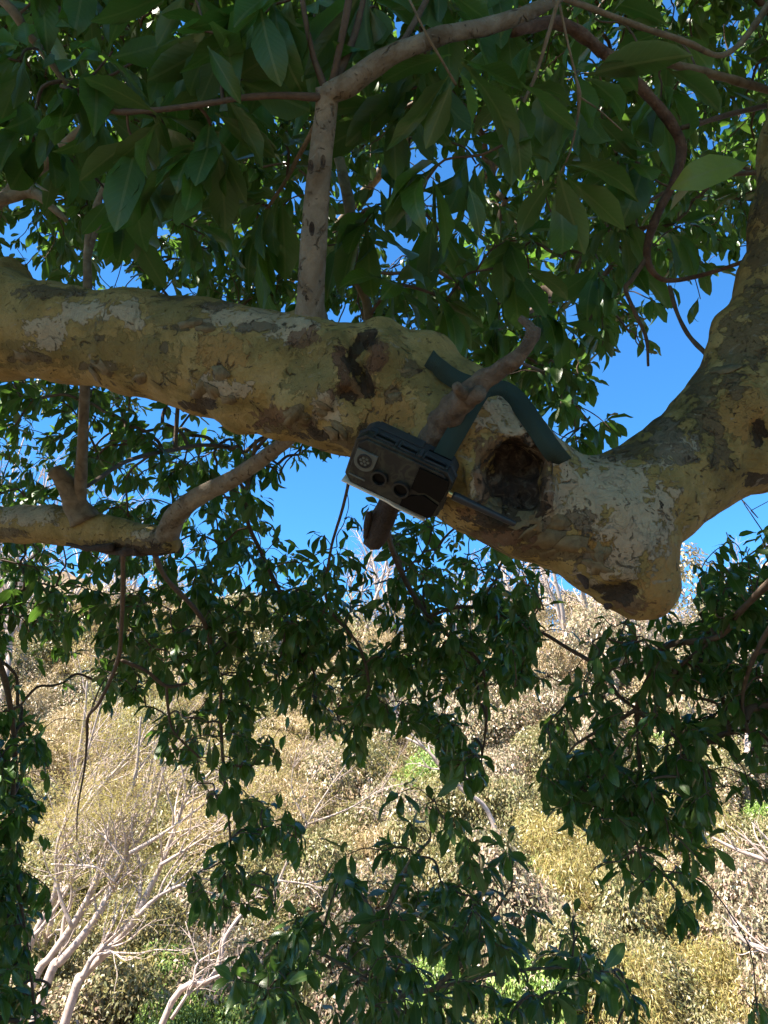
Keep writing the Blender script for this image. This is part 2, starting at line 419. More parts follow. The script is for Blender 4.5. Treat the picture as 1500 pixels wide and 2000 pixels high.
carve(P(1482, 835, surf(1482, 835)), P(1490, 855, surf(1490, 855)), 0.010, 0.008, 0.01)
carve(P(1205, 1160, surf(1205, 1160)), P(1224, 1152, surf(1224, 1152)), 0.012, 0.008, 0.02)

hc = P(1003, 935, surf(1003, 935)); hb = sub_box(hc - .11, hc + .11)
gx_, gy_, gz_ = [axs[k][hb[k]] for k in range(3)]
sub = D[hb]
for a, x in enumerate(gx_):
    for b_, y in enumerate(gy_):
        for c_, z in enumerate(gz_):
            if abs(sub[a, b_, c_]) < 0.02:
                fall = max(0.0, 1 - math.dist((x, y, z), hc) / .11)
                v = Vector((x, y, z)); sub[a, b_, c_] += fall * (0.016 * noise.noise(v * 34) + 0.010 * noise.noise(v * 75))
def surface_nets(D, lo, h):
    S = D < 0
    nx, ny, nz = D.shape
    c = np.zeros((nx - 1, ny - 1, nz - 1), np.uint8)
    offs = [(i, j, k) for i in (0, 1) for j in (0, 1) for k in (0, 1)]
    for (i, j, k) in offs: c += S[i:nx - 1 + i, j:ny - 1 + j, k:nz - 1 + k]
    act = np.argwhere((c > 0) & (c < 8))
    idx = np.full(c.shape, -1, np.int32); idx[act[:, 0], act[:, 1], act[:, 2]] = np.arange(len(act))
    val = {o: D[act[:, 0] + o[0], act[:, 1] + o[1], act[:, 2] + o[2]] for o in offs}
    pos = np.zeros((len(act), 3)); cnt = np.zeros(len(act))
    for a in offs:
        for ax in range(3):
            if a[ax]: continue
            b = list(a); b[ax] = 1; b = tuple(b)
            va, vb = val[a], val[b]
            cr = (va < 0) != (vb < 0)
            t = np.where(cr, va / np.where(cr, va - vb, 1), 0)
            p = np.array(a, float)[None] + np.zeros((len(act), 3)); p[:, ax] += t
            pos += p * cr[:, None]; cnt += cr
    V = lo + (act + pos / np.maximum(cnt, 1)[:, None]) * h
    F = []
    for ax in range(3):
        u, v = [(1, 2), (2, 0), (0, 1)][ax]
        s0 = [slice(None)] * 3; s1 = [slice(None)] * 3
        s0[ax] = slice(0, -1); s1[ax] = slice(1, None)
        e = np.argwhere(S[tuple(s0)] != S[tuple(s1)])
        ok = (e[:, u] > 0) & (e[:, v] > 0) & (e[:, u] < D.shape[u] - 1) & (e[:, v] < D.shape[v] - 1)
        e = e[ok]
        def cell(du, dv):
            k = e.copy(); k[:, u] -= du; k[:, v] -= dv
            return idx[k[:, 0], k[:, 1], k[:, 2]]
        q = np.stack([cell(1, 1), cell(0, 1), cell(0, 0), cell(1, 0)], -1)
        ins = S[e[:, 0], e[:, 1], e[:, 2]]
        q[~ins] = q[~ins][:, ::-1]
        F.append(q[(q >= 0).all(1)])
    return V, np.concatenate(F)

TV, TF = surface_nets(D, lo, HX)
# gentle lumps and grain along the surface
me0 = mesh_np('tmp', TV, [TF]); nrm = np.zeros(len(TV) * 3, np.float32); me0.vertices.foreach_get('normal', nrm); nrm = nrm.reshape(-1, 3)
bpy.data.meshes.remove(me0)
dsp = np.array([0.0050 * noise.noise(Vector(p) * 11) + 0.0028 * noise.noise(Vector(p) * 31 + Vector((5, 1, 2))) + 0.0012 * noise.noise(Vector(p) * 75) for p in TV])
TV = TV + nrm * dsp[:, None]
TVX, TVY, TVD = proj(TV)
trunk_me = mesh_np('trunk', TV, [TF]); trunk_me.materials.append(M['trunk'])
patches = {
    'pale': [(1200, 950, 95, 62), (1240, 1020, 70, 70), (1140, 985, 70, 45), (985, 800, 55, 34), (1020, 830, 45, 30), (150, 610, 46, 26), (95, 650, 40, 30), (250, 602, 28, 20), (262, 632, 16, 14),
             (478, 622, 80, 24), (1190, 1105, 55, 32), (1085, 1000, 40, 60), (945, 945, 30, 30), (1060, 870, 60, 40), (1310, 870, 40, 40), (560, 640, 50, 22), (430, 760, 50, 22), (640, 800, 30, 30)],
    'orange': [(945, 815, 52, 36), (900, 850, 36, 40), (1197, 895, 28, 48), (1300, 1105, 40, 62), (1185, 1060, 70, 46), (1095, 955, 22, 60), (1285, 1160, 40, 40), (440, 690, 50, 40), (1150, 830, 60, 20), (1010, 855, 60, 26), (1450, 800, 60, 60), (760, 800, 46, 40)],
    'brown': [(1375, 765, 36, 85), (1430, 690, 30, 95), (1475, 640, 34, 80), (1255, 880, 80, 24), (1305, 840, 50, 30), (1410, 880, 22, 36), (1330, 890, 24, 20), (1480, 500, 26, 70), (1495, 400, 24, 60), (372, 632, 15, 11), (400, 640, 17, 9), (322, 680, 11, 20), (345, 640, 30, 8),
              (430, 728, 13, 24), (196, 660, 13, 9), (330, 580, 30, 9), (430, 596, 36, 8), (500, 640, 60, 12), (795, 720, 18, 16), (765, 775, 22, 18), (1100, 1020, 60, 24), (1075, 1075, 90, 28), (980, 1050, 90, 30), (1150, 1090, 46, 16), (735, 700, 12, 40), (668, 720, 16, 50), (60, 700, 60, 10), (200, 715, 40, 9), (560, 830, 70, 18), (690, 860, 50, 26), (100, 570, 90, 12)],
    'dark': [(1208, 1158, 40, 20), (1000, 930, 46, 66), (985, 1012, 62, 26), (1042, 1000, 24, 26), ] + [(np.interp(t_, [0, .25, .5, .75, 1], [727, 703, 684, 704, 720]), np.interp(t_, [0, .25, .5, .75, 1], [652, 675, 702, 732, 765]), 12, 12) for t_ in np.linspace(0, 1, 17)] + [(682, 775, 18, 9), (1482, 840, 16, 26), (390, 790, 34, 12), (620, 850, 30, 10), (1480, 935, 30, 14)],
    'red': [(940, 900, 17, 42), (944, 955, 16, 46), (965, 868, 26, 20), (1058, 895, 15, 34), (1068, 950, 14, 40), (1020, 862, 30, 12), (935, 1000, 34, 20), (690, 760, 40, 22), (735, 700, 20, 40), (668, 715, 14, 36), (1225, 1175, 44, 20), (540, 815, 46, 18), (1000, 1050, 70, 18), (600, 660, 26, 16)],
    'olive': [(240, 690, 130, 40), (80, 690, 80, 30), (620, 730, 60, 50), (1210, 1075, 60, 40), (860, 760, 60, 40), (340, 610, 60, 30), (1400, 820, 80, 60), (760, 720, 40, 60)]}
for nm, lst in patches.items():
    v = np.zeros(len(TV), np.float32)
    for (cx, cy, rx, ry) in lst:
        d = np.sqrt(((TVX - cx) / rx) ** 2 + ((TVY - cy) / ry) ** 2)
        v = np.maximum(v, np.clip(1.15 - 0.62 * d, 0, 1))
    a = trunk_me.attributes.new(nm, 'FLOAT', 'POINT'); a.data.foreach_set('value', v)

TREE = empty('shade_tree', (2.35, 1.9, float(terrain_z(2.35, 1.9))))
tag(TREE, 'big spreading tree with mottled flaking bark whose thick limb carries the strapped camera', 'tree')
trunk = keep_world(link('limb', trunk_me), TREE); trunk['label'] = 'thick mottled limb with a rotted hollow and a hanging elbow'
bvh = BVHTree.FromPolygons([tuple(p) for p in TV], [tuple(f) for f in TF.tolist()])
def on_limb(px, py, off=0.0):
    """where the sight line through a pixel meets the limb, lifted off by off metres towards the camera"""
    dr = unit(P(px, py, 1.0) - CAM)
    h = bvh.ray_cast(Vector(CAM), Vector(dr))
    if h[0] is None:
        near = bvh.find_nearest(Vector(P(px, py, 1.05)))
        return np.array(near[0]) + np.array(near[1]) * off, np.array(near[1])
    return np.array(h[0]) - dr * off, np.array(h[1])

# the bole out of the frame: from the limb's far end down to the ground
t = Tubes()
bole = catmull([P(1990, 850, 1.5), (1.75, 1.62, 1.9), (2.15, 1.8, 1.25), (2.33, 1.9, 0.6), (2.36, 1.9, -0.1)], 8)
t.add(bole, np.interp(np.linspace(0, 1, len(bole)), [0, .5, .85, 1], [0.13, 0.19, 0.22, 0.3]), 24, 0.06, freq=9)
bm_ = t.mesh('trunk'); keep_world(link('trunk', bm_, M['trunk']), TREE)

# rotted lining inside the hollow
lv = []; lf = []
NR, NA = 9, 26
hd_ = surf(1003, 930)
c0, c1 = P(1002, 925, hd_ + .062), P(1003, 930, hd_ + .012)
for a in range(NR):
    s = a / (NR - 1)
    for k in range(NA):
        an = 2 * PI * k / NA
        wob = 1 + 0.18 * noise.noise(Vector((math.cos(an) * 2, math.sin(an) * 2, s * 3)))
        r = (0.0005 + 0.046 * math.sin(s * PI / 2)) * wob
        p = c0 * (1 - s ** 2) + c1 * s ** 2 + RT * r * math.cos(an) + UP * r * 1.22 * math.sin(an)
        p = p - FW * 0.022 * (noise.noise(Vector(p) * 55) + 0.6 * noise.noise(Vector(p) * 130))
        lv.append(p)
for a in range(NR - 1):
    for k in range(NA):
        lf.append((a * NA + k, a * NA + (k + 1) % NA, (a + 1) * NA + (k + 1) % NA, (a + 1) * NA + k))
hl = link('hollow', mesh_np('hollow', lv, [np.array(lf)]), M['rot'], trunk); hl['label'] = 'rotted dark hollow in the limb'

# ------------------------------------------------------------------ branches of the main tree
ROOTS = []          # points that twigs may grow from: (point, radius)
def branch(name, pts, mt, sides=12, bump=0.12, n=7, parent=None, label=None, root=True, freq=40.0):
    """pts: (px, py, radius px, depth)"""
    p3 = np.array([P(a, b_, d) for (a, b_, r, d) in pts]); rr = np.array([r / FPX * d for (a, b_, r, d) in pts])
    c = catmull(p3, n); u = np.linspace(0, len(pts) - 1, len(c)); r = np.interp(u, np.arange(len(pts)), rr)
    t = Tubes(); t.add(c, r, sides, bump, freq=freq)
    o = keep_world(link(name, t.mesh(name), mt), TREE) if parent is None else link(name, t.mesh(name), mt, parent)
    if label: o['label'] = label
    if root: ROOTS.extend([(c[k], r[k]) for k in range(1, len(c), 2)])
    return o
stem = branch('branch', [(604, 690, 52, 1.06), (607, 640, 37, 1.045), (606, 590, 28, 1.03), (611, 500, 26.5, 1.01), (618, 400, 25, 0.99), (627, 300, 23.5, 0.97), (636, 225, 22, 0.955), (640, 175, 24, 0.945)], M['stem'], 20, 0.07, label='pale upright stem with dark slit scars')
for (x, y, d, sc) in ((607, 326, 0.97, 1.0), (631, 315, 0.965, 0.9), (609, 447, 0.985, 1.0)):
    v = []; f = []
    for k in range(12):
        an = 2 * PI * k / 12
        v.append(P(x, y, 1) * 0 + RT * math.cos(an) * 0.0036 * sc + UP * math.sin(an) * 0.0095 * sc)
    v.append(FW * 0.004)
    f = np.array([[k, (k + 1) % 12, 12] for k in range(12)])
    rs = d * (1 - 0.0)
    o = link('slit_scar', mesh_np('slit_scar', np.array(v) + P(x, y, rs - 0.0145), [f]), M['rot'], stem)
branch('branch', [(640, 185, 21, 0.945), (690, 158, 22, 0.93), (745, 118, 20, 0.92), (800, 92, 18, 0.92), (870, 68, 17, 0.93), (950, 52, 16, 0.95), (1030, 26, 14, 0.97), (1095, -8, 12, 1.0), (1160, -50, 10, 1.02)], M['stem'], 16, 0.16)
branch('branch', [(1000, 60, 11, 1.1), (1090, 45, 12, 1.15), (1150, 80, 12, 1.18), (1200, 122, 12, 1.2), (1262, 182, 11, 1.22), (1312, 245, 10.5, 1.24), (1331, 290, 10, 1.25), (1318, 350, 9, 1.25), (1290, 405, 8.5, 1.25), (1270, 455, 8, 1.25), (1264, 500, 7, 1.25), (1278, 535, 6.5, 1.25), (1310, 548, 5, 1.26), (1380, 535, 4, 1.27), (1455, 510, 4, 1.2)], M['rust'], 12, 0.3, label='rusty brown arching branch')
branch('branch', [(1190, 108, 8, 1.2), (1260, 112, 8.5, 1.25), (1330, 130, 9, 1.3), (1410, 150, 8, 1.33), (1500, 176, 8, 1.36), (1640, 215, 9, 1.4)], M['branch'], 10, 0.25)
branch('branch', [(1095, -5, 6, 1.0), (1160, 18, 6, 1.05), (1250, 52, 6, 1.1), (1340, 82, 6, 1.15), (1400, 108, 5, 1.2), (1440, 90, 6, 1.25), (1480, 40, 7, 1.3), (1520, -20, 8, 1.35)], M['branch'], 8, 0.2)
branch('branch', [(1330, 250, 5, 1.25), (1370, 240, 5, 1.27), (1430, 222, 5, 1.3), (1510, 204, 5, 1.34)], M['twig'], 8, 0.2)
branch('branch', [(1262, 505, 5, 1.25), (1235, 545, 5, 1.25), (1222, 565, 4.5, 1.25), (1240, 610, 4, 1.25), (1262, 660, 3.5, 1.25), (1266, 715, 2.5, 1.25)], M['twig'], 8, 0.2)
branch('branch', [(1400, 712, 6, 1.14), (1378, 690, 5, 1.16), (1345, 655, 4.5, 1.2), (1322, 610, 4, 1.22), (1308, 560, 4, 1.25)], M['twig'], 8, 0.2)
branch('branch', [(1150, 470, 4, 1.6), (1200, 440, 4, 1.6), (1300, 375, 4, 1.6), (1400, 345, 4, 1.6), (1500, 335, 5, 1.6)], M['twig'], 8, 0.2)
branch('branch', [(722, 640, 9, 1.35), (716, 590, 9, 1.36), (692, 525, 10, 1.36), (690, 460, 10, 1.37), (680, 390, 11, 1.37), (662, 310, 11, 1.38), (650, 270, 13, 1.38), (640, 200, 10, 1.4)], M['flake'], 10, 0.2, label='yellowish thin branch behind the upright stem')
branch('branch', [(640, 185, 9, 0.945), (618, 190, 8, 0.94), (560, 187, 7, 0.94), (480, 190, 6, 0.95), (400, 203, 6, 0.97), (300, 215, 5.5, 0.99), (210, 215, 5, 1.02), (120, 168, 4, 1.05)], M['twig'], 10, 0.2)
branch('branch', [(637, 178, 8, 0.945), (612, 110, 6, 0.94), (597, 40, 5, 0.93), (585, -40, 5, 0.93)], M['twig'], 8, 0.15)
branch('branch', [(648, 175, 9, 0.945), (660, 110, 7, 0.93), (676, 30, 7, 0.92), (690, -60, 7, 0.92)], M['twig'], 8, 0.15)
branch('branch', [(655, 165, 8, 0.945), (690, 75, 7, 0.96), (712, -10, 6, 0.97)], M['twig'], 8, 0.15)
branch('branch', [(770, 108, 7, 0.92), (800, 60, 6, 0.94), (830, 5, 6, 0.97), (850, -40, 6, 1.0)], M['twig'], 8, 0.15)
branch('branch', [(620, 235, 5, 0.96), (600, 275, 5, 1.0), (575, 320, 5, 1.05), (560, 350, 4, 1.1), (520, 410, 3.5, 1.15)], M['branch'], 8, 0.2)
branch('branch', [(-120, 470, 16, 1.8), (0, 392, 14, 1.75), (50, 350, 13, 1.72), (110, 300, 11, 1.7), (190, 225, 9, 1.65)], M['branch'], 10, 0.2)
branch('branch', [(-60, 400, 12, 1.72), (10, 388, 12, 1.7), (55, 374, 12, 1.7), (85, 390, 9, 1.68), (130, 430, 5, 1.68)], M['branch'], 10, 0.25)
branch('branch', [(-30, -30, 10, 1.15), (25, 20, 10, 1.15), (50, 60, 8, 1.16), (90, 110, 7, 1.18), (130, 165, 5, 1.2)], M['branch'], 10, 0.25)
branch('branch', [(60, -10, 9, 1.3), (105, 15, 8, 1.3), (150, 35, 6, 1.3), (200, 75, 4, 1.3)], M['darkdead'], 8, 0.3)
# dry hanging stalks at the top
for pts in ([(1090, 0, 4.5, 0.95), (1070, 70, 4, 0.96), (1045, 150, 3.5, 0.97), (1015, 215, 3, 0.98), (985, 290, 2.5, 1.0)],
            [(1093, 8, 3, 0.96), (1108, 80, 2.6, 0.97), (1125, 150, 2.4, 0.98), (1131, 185, 5, 0.985), (1128, 230, 2.4, 1.0), (1112, 300, 2.2, 1.02), (1084, 358, 2, 1.04)],
            [(1133, 190, 2, 0.985), (1170, 215, 1.6, 1.0), (1215, 255, 1.4, 1.02)],
            [(800, 0, 2.6, 0.9), (835, 70, 2.6, 0.9), (870, 130, 2.6, 0.92), (890, 165, 3, 0.94)]):
    branch('twig', pts, M['branch'], 6, 0.1)
branch('limb', [(-330, 636, 104, 1.31), (-480, 636, 112, 1.42), (-760, 600, 96, 1.72), (-1100, 480, 76, 2.2), (-1500, 300, 48, 2.8)], M['trunk'], 24, 0.12, label='far end of the thick mottled limb', freq=10)
# lower-left limb with its stubs
ll = branch('limb', [(-760, 700, 62, 1.75), (-620, 860, 52, 1.95), (-450, 960, 47, 2.0), (-260, 1004, 44, 1.95), (-80, 1018, 40, 1.85), (0, 1024, 37, 1.8), (90, 1026, 39, 1.75), (170, 1036, 36, 1.72), (250, 1046, 31, 1.68), (315, 1056, 27, 1.64), (338, 1064, 20, 1.62)], M['trunk'], 22, 0.22, label='lower mottled limb with a rotten underside', freq=14)
at = ll.data.attributes
for nm, c, sgn in (('pale', [(60, 1005, 60, 20), (290, 1045, 30, 12)], 1), ('brown', [(250, 1065, 70, 14), (20, 1040, 30, 12), (310, 1045, 20, 14)], 1), ('dark', [(250, 1076, 90, 10)], 1)):
    vv = np.zeros(len(ll.data.vertices) * 3, np.float32); ll.data.vertices.foreach_get('co', vv)
    x_, y_, _ = proj(vv.reshape(-1, 3)); v = np.zeros(len(x_), np.float32)
    for (cx, cy, rx, ry) in c: v = np.maximum(v, np.clip(1.15 - 0.62 * np.sqrt(((x_ - cx) / rx) ** 2 + ((y_ - cy) / ry) ** 2), 0, 1))
    a = at.new(nm, 'FLOAT', 'POINT'); a.data.foreach_set('value', v.astype(np.float32))
branch('branch_stub', [(165, 1020, 30, 1.7), (148, 985, 24, 1.7), (128, 945, 20, 1.69), (104, 918, 15, 1.68)], M['branch'], 12, 0.25)
branch('branch', [(325, 1050, 24, 1.63), (345, 1005, 21, 1.6), (390, 968, 18, 1.56), (450, 938, 17, 1.5), (510, 898, 15, 1.42), (572, 850, 14, 1.33), (620, 805, 16, 1.22), (650, 780, 16, 1.15)], M['stem'], 14, 0.12)
branch('branch', [(155, 1000, 13, 1.7), (158, 930, 12, 1.68), (163, 840, 10.5, 1.66), (166, 740, 10, 1.62), (171, 620, 9, 1.6), (172, 480, 8, 1.6), (190, 400, 7, 1.6), (205, 360, 5, 1.6)], M['branch'], 10, 0.15)
branch('branch', [(172, 500, 6, 1.6), (190, 440, 6, 1.6), (202, 420, 6, 1.6)], M['branch'], 8, 0.15)
rt = Tubes()
for (x, y, r_, l_) in ((190, 1068, 9, 60), (240, 1074, 12, 60), (290, 1076, 10, 50), (330, 1068, 14, 18)):
    c = catmull([P(x - l_, y - 6, 1.68), P(x - l_ / 2, y + 2, 1.67), P(x, y + 3, 1.66), P(x + l_ / 2, y, 1.65)], 5)
    rt.add(c, np.linspace(0.3, 1, len(c)) * r_ / FPX * 1.67, 10, 0.6, freq=60)
link('rotten_underside', rt.mesh('rotten_underside'), M['darkdead'], ll)
# lower hanging leaders of the spray masses
for pts in ([(240, 1060, 7, 1.75), (240, 1150, 7, 2.0), (237, 1220, 6.5, 2.2), (230, 1290, 6, 2.5), (195, 1370, 5, 2.6), (172, 1400, 4.5, 2.7), (170, 1440, 4, 2.75), (165, 1500, 3, 2.8), (152, 1580, 2, 2.8), (150, 1640, 1.5, 2.8)],
            [(300, 1078, 8, 1.75), (325, 1130, 7, 2.1), (385, 1195, 7, 2.6), (408, 1240, 6.5, 2.9), (412, 1290, 6, 3.0), (430, 1340, 5, 3.0), (432, 1430, 5, 3.1), (440, 1540, 4, 3.1), (450, 1660, 3, 3.1), (430, 1730, 2, 3.1)],
            [(238, 1290, 5, 2.5), (285, 1310, 5, 2.6), (325, 1340, 5, 2.7), (365, 1335, 4, 2.8)],
            [(325, 1338, 4, 2.7), (328, 1380, 4, 2.75), (340, 1430, 3, 2.8), (390, 1480, 3, 2.9)],
            [(760, 900, 12, 1.5), (752, 1000, 10, 2.2), (765, 1070, 8, 2.8), (795, 1140, 8, 3.0), (835, 1205, 7, 3.1), (880, 1245, 6, 3.1), (940, 1300, 5, 3.1), (950, 1400, 4, 3.1), (940, 1490, 2.5, 3.1)],
            [(835, 1205, 5, 3.1), (900, 1185, 5, 3.1), (960, 1200, 4, 3.1), (1020, 1260, 3, 3.1)],
            [(690, 900, 5, 2.6), (670, 990, 4.5, 2.7), (645, 1080, 4, 2.8), (640, 1180, 4, 2.9), (700, 1260, 4, 3.0), (720, 1340, 4, 3.0), (700, 1400, 3, 3.0)],
            [(1620, 1010, 14, 1.7), (1530, 1110, 12, 1.9), (1450, 1190, 9, 2.1), (1400, 1245, 9, 2.2), (1300, 1262, 9, 2.3), (1275, 1310, 9, 2.4), (1250, 1365, 8, 2.45), (1244, 1390, 8, 2.5), (1247, 1450, 6, 2.5), (1250, 1540, 5, 2.5), (1240, 1620, 4, 2.5), (1260, 1700, 3, 2.5)],
            [(1244, 1385, 6, 2.5), (1210, 1405, 6, 2.5), (1180, 1420, 5, 2.5), (1130, 1450, 4, 2.5)],
            [(1244, 1385, 5, 2.5), (1210, 1360, 4, 2.5), (1190, 1330, 4, 2.5), (1150, 1290, 3, 2.5)],
            [(1244, 1385, 6, 2.5), (1270, 1410, 5, 2.5), (1310, 1420, 5, 2.5), (1350, 1440, 3, 2.5)],
            [(1400, 1245, 6, 2.2), (1320, 1310, 5, 2.3), (1315, 1350, 5, 2.35), (1288, 1375, 4, 2.4), (1284, 1430, 3, 2.4)],
            [(1600, 1080, 9, 1.8), (1520, 1200, 8, 2.0), (1470, 1290, 6, 2.1), (1450, 1380, 5, 2.2), (1480, 1480, 3, 2.2)],
            [(-60, 1020, 12, 2.4), (-40, 1200, 10, 3.0), (10, 1330, 8, 3.2), (30, 1480, 6, 3.3), (20, 1620, 6, 3.3), (40, 1760, 5, 3.3), (60, 1900, 4, 3.3), (70, 2000, 3, 3.3)],
            [(170, 950, 6, 1.9), (250, 900, 6, 2.4), (330, 880, 6, 3.0), (420, 870, 5, 3.4), (520, 900, 4, 3.6)],
            [(500, 860, 5, 2.8), (480, 1000, 6, 3.1), (520, 1100, 6, 3.2), (560, 1200, 5, 3.2), (540, 1320, 4, 3.2)],
            [(960, 650, 6, 1.6), (1050, 600, 7, 1.9), (1140, 560, 6, 2.2), (1190, 600, 4, 2.3), (1230, 650, 3, 2.3)],
            [(1000, 700, 5, 1.7), (1080, 740, 5, 2.2), (1130, 800, 4, 2.4), (1170, 850, 3, 2.4)]):
    branch('branch', [(a, b_, r * 0.72, d) for (a, b_, r, d) in pts], M['twig'], 8, 0.2)
# the tree's higher limbs, mostly above the frame
for pts in ([(1640, -260, 56, 1.4), (1300, -600, 52, 2.0), (700, -560, 46, 3.0), (150, -250, 34, 4.0), (-200, 100, 20, 4.6)],
            [(1620, -220, 44, 1.42), (1500, -300, 40, 2.0), (1250, -120, 30, 3.0), (1050, 120, 20, 3.8), (950, 350, 12, 4.2)],
            [(-420, 640, 70, 1.36), (-500, 300, 60, 1.7), (-300, 0, 40, 2.2), (-50, -100, 26, 2.8), (250, 50, 16, 3.4)]):
    branch('branch', pts, M['branch'], 12, 0.15)
for p3 in ([(1.7, 1.6, 2.0), (1.6, 0.6, 3.2), (0.9, -0.8, 4.4), (-0.2, -2.2, 5.0), (-1.6, -3.6, 5.4)],
           [(1.7, 1.6, 2.0), (2.0, 1.2, 3.6), (1.2, 1.0, 5.0), (0.0, 0.4, 5.6), (-1.8, 0.2, 5.8), (-3.4, -0.4, 5.6)],
           [(1.2, 1.0, 5.0), (1.0, 2.4, 5.6), (0.2, 4.0, 5.8), (-0.8, 5.2, 5.4)],
           [(1.6, 0.6, 3.2), (2.6, -0.8, 4.4), (3.0, -2.4, 5.0), (2.4, -4.2, 5.4)],
           [(0.9, -0.8, 4.4), (-1.0, -1.0, 5.0), (-2.8, -1.8, 5.4), (-4.4, -2.8, 5.4)],
           [(1.2, 1.0, 5.0), (2.8, 2.6, 5.2), (3.6, 4.2, 5.0)],
           [(0.0, 0.4, 5.6), (-1.5, 2.4, 5.6), (-2.8, 3.8, 5.0), (-3.6, 4.6, 4.2)]):
    c = catmull(p3, 8); r = np.linspace(0.09, 0.02, len(c)); t = Tubes(); t.add(c, r, 10, 0.1, freq=6)
    keep_world(link('branch', t.mesh('branch'), M['branch']), TREE); ROOTS.extend([(c[k], r[k]) for k in range(3, len(c), 2)])
# dead spur the strap is hooked over, and the broken dead branch under the camera
s0, _ = on_limb(846, 858, -0.02); s1, _ = on_limb(885, 800, 0.012)
d0 = float((s0 - CAM) @ FW); d1 = float((s1 - CAM) @ FW)
spur = branch('dead_spur', [(838, 872, 34, d0), (862, 832, 28, d0 - 0.02), (890, 795, 26, d1 - 0.015), (920, 764, 25, d1 - 0.03), (948, 740, 20, d1 - 0.04), (985, 716, 17, d1 - 0.05), (1018, 690, 15, d1 - 0.06), (1038, 662, 14.5, d1 - 0.065), (1042, 640, 13, d1 - 0.065)], M['dead'], 20, 0.34, n=12, root=False, freq=60.0, label='barkless dead spur jutting from the limb')
for pts in ([(915, 770, 16, d1 - 0.03), (899, 764, 12, d1 - 0.05), (892, 754, 11, d1 - 0.06)], [(1042, 645, 11, d1 - 0.065), (1030, 632, 9, d1 - 0.06), (1016, 622, 7, d1 - 0.055)],
            [(925, 775, 20, d1 - 0.035), (938, 766, 15, d1 - 0.055)]):
    branch('snag', pts, M['dead'], 12, 0.4, parent=spur, root=False)
branch('dead_branch', [(800, 880, 30, 1.06), (768, 960, 26, 1.085), (748, 1010, 24, 1.09), (735, 1045, 22, 1.09), (726, 1068, 17, 1.09)], M['darkdead'], 16, 0.35, root=False, label='dark broken dead branch under the camera')
branch('snag', [(722, 1000, 8, 1.08), (716, 1030, 7, 1.08), (713, 1052, 4, 1.08)], M['darkdead'], 8, 0.4, root=False)
branch('snag', [(1132, 1118, 9, 0.99), (1141, 1135, 7, 0.985), (1146, 1150, 4, 0.985)], M['darkdead'], 8, 0.4, root=False)
branch('snag', [(1205, 1172, 10, 1.0), (1190, 1180, 8, 1.0), (1183, 1188, 6, 1.0)], M['darkdead'], 8, 0.4, root=False)

# lifting bark flakes along the underside
fl_mesh = []
for k in range(7):
    rr = random.Random(k); n = 13; v = []
    Lx, Ly = rr.uniform(.014, .026), rr.uniform(.007, .013)
    for s in (0, 1):
        for a in range(n):
            an = 2 * PI * a / n; r = rr.uniform(0.5, 1.15) if s == 0 else 0
            if s == 0: v.append([math.cos(an) * Lx * r, math.sin(an) * Ly * r, 0.0])
    v = np.array(v); v[:, 2] = 0.0004 + (np.clip(v[:, 0] - Lx * .2, 0, 1) ** 2) * 9
    top = v + [0, 0, 0.0008]
    V = np.vstack([v, top]); Q = [[a, (a + 1) % n, n + (a + 1) % n, n + a] for a in range(n)]
    T = [[0, a + 1, a] for a in range(1, n - 1)] + [[n, n + a, n + a + 1] for a in range(1, n - 1)]
    fm = mesh_np('bark_flake', V, [np.array(Q), np.array(T)], smooth=False); fm.materials.append(M['flake']); fl_mesh.append(fm)
flr = random.Random(3)
def flake(px, py, sc, ang):
    p, n = on_limb(px, py, 0.0)
    z = Vector(n); x = Vector(RT * math.cos(ang) + UP * math.sin(ang)); x = (x - z * x.dot(z)).normalized(); y = z.cross(x)
    o = bpy.data.objects.new('bark_flake', flr.choice(fl_mesh)); COL.objects.link(o)
    mw = Matrix.Translation(Vector(p) - z * 0.001) @ Matrix((x, y, z)).transposed().to_4x4() @ Matrix.Diagonal((sc, sc, sc, 1))
    o.parent = trunk; o.matrix_parent_inverse = Matrix.Identity(4); o.matrix_basis = mw
for k in range(34):
    u = flr.random()
    if u < 0.5: x = flr.uniform(40, 680); y = np.interp(x, [0, 250, 400, 550, 690], [715, 742, 775, 815, 860]) - flr.uniform(0, 26)
    elif u < 0.8: x = flr.uniform(940, 1190); y = np.interp(x, [940, 1060, 1190], [1030, 1075, 1150]) - flr.uniform(5, 70)
    else: x = flr.uniform(590, 720); y = flr.uniform(790, 850)
    flake(x, float(y), flr.uniform(0.5, 1.15), flr.uniform(0, 6.28))
for (x, y, s) in ((372, 632, .8), (400, 641, .7), (430, 728, .9), (795, 722, .8), (770, 775, .9), (1090, 1020, 1.1), (1070, 1050, 1.2), (1120, 1065, 1.2), (1380, 780, .9), (1420, 720, 1.0)):
    flake(x, y, s, flr.uniform(-.5, .5))
# dark ragged bark hanging under the limb
hg = [(370, 792, 1.10), (395, 800, 1.09), (415, 795, 1.09), (610, 848, 1.06), (632, 852, 1.06), (505, 828, 1.07), (640, 868, 1.05), (1470, 945, 1.1)]
for (x, y, d) in hg:
    c = catmull([P(x - 34, y - 26, d), P(x - 8, y - 4, d), P(x + 22, y - 6, d - .01)], 5); t = Tubes()
    t.add(c, np.interp(np.linspace(0, 1, len(c)), [0, .5, 1], [.004, .011, .003]), 9, 0.9, freq=70)
    link('loose_bark', t.mesh('loose_bark'), M['dead'], trunk)

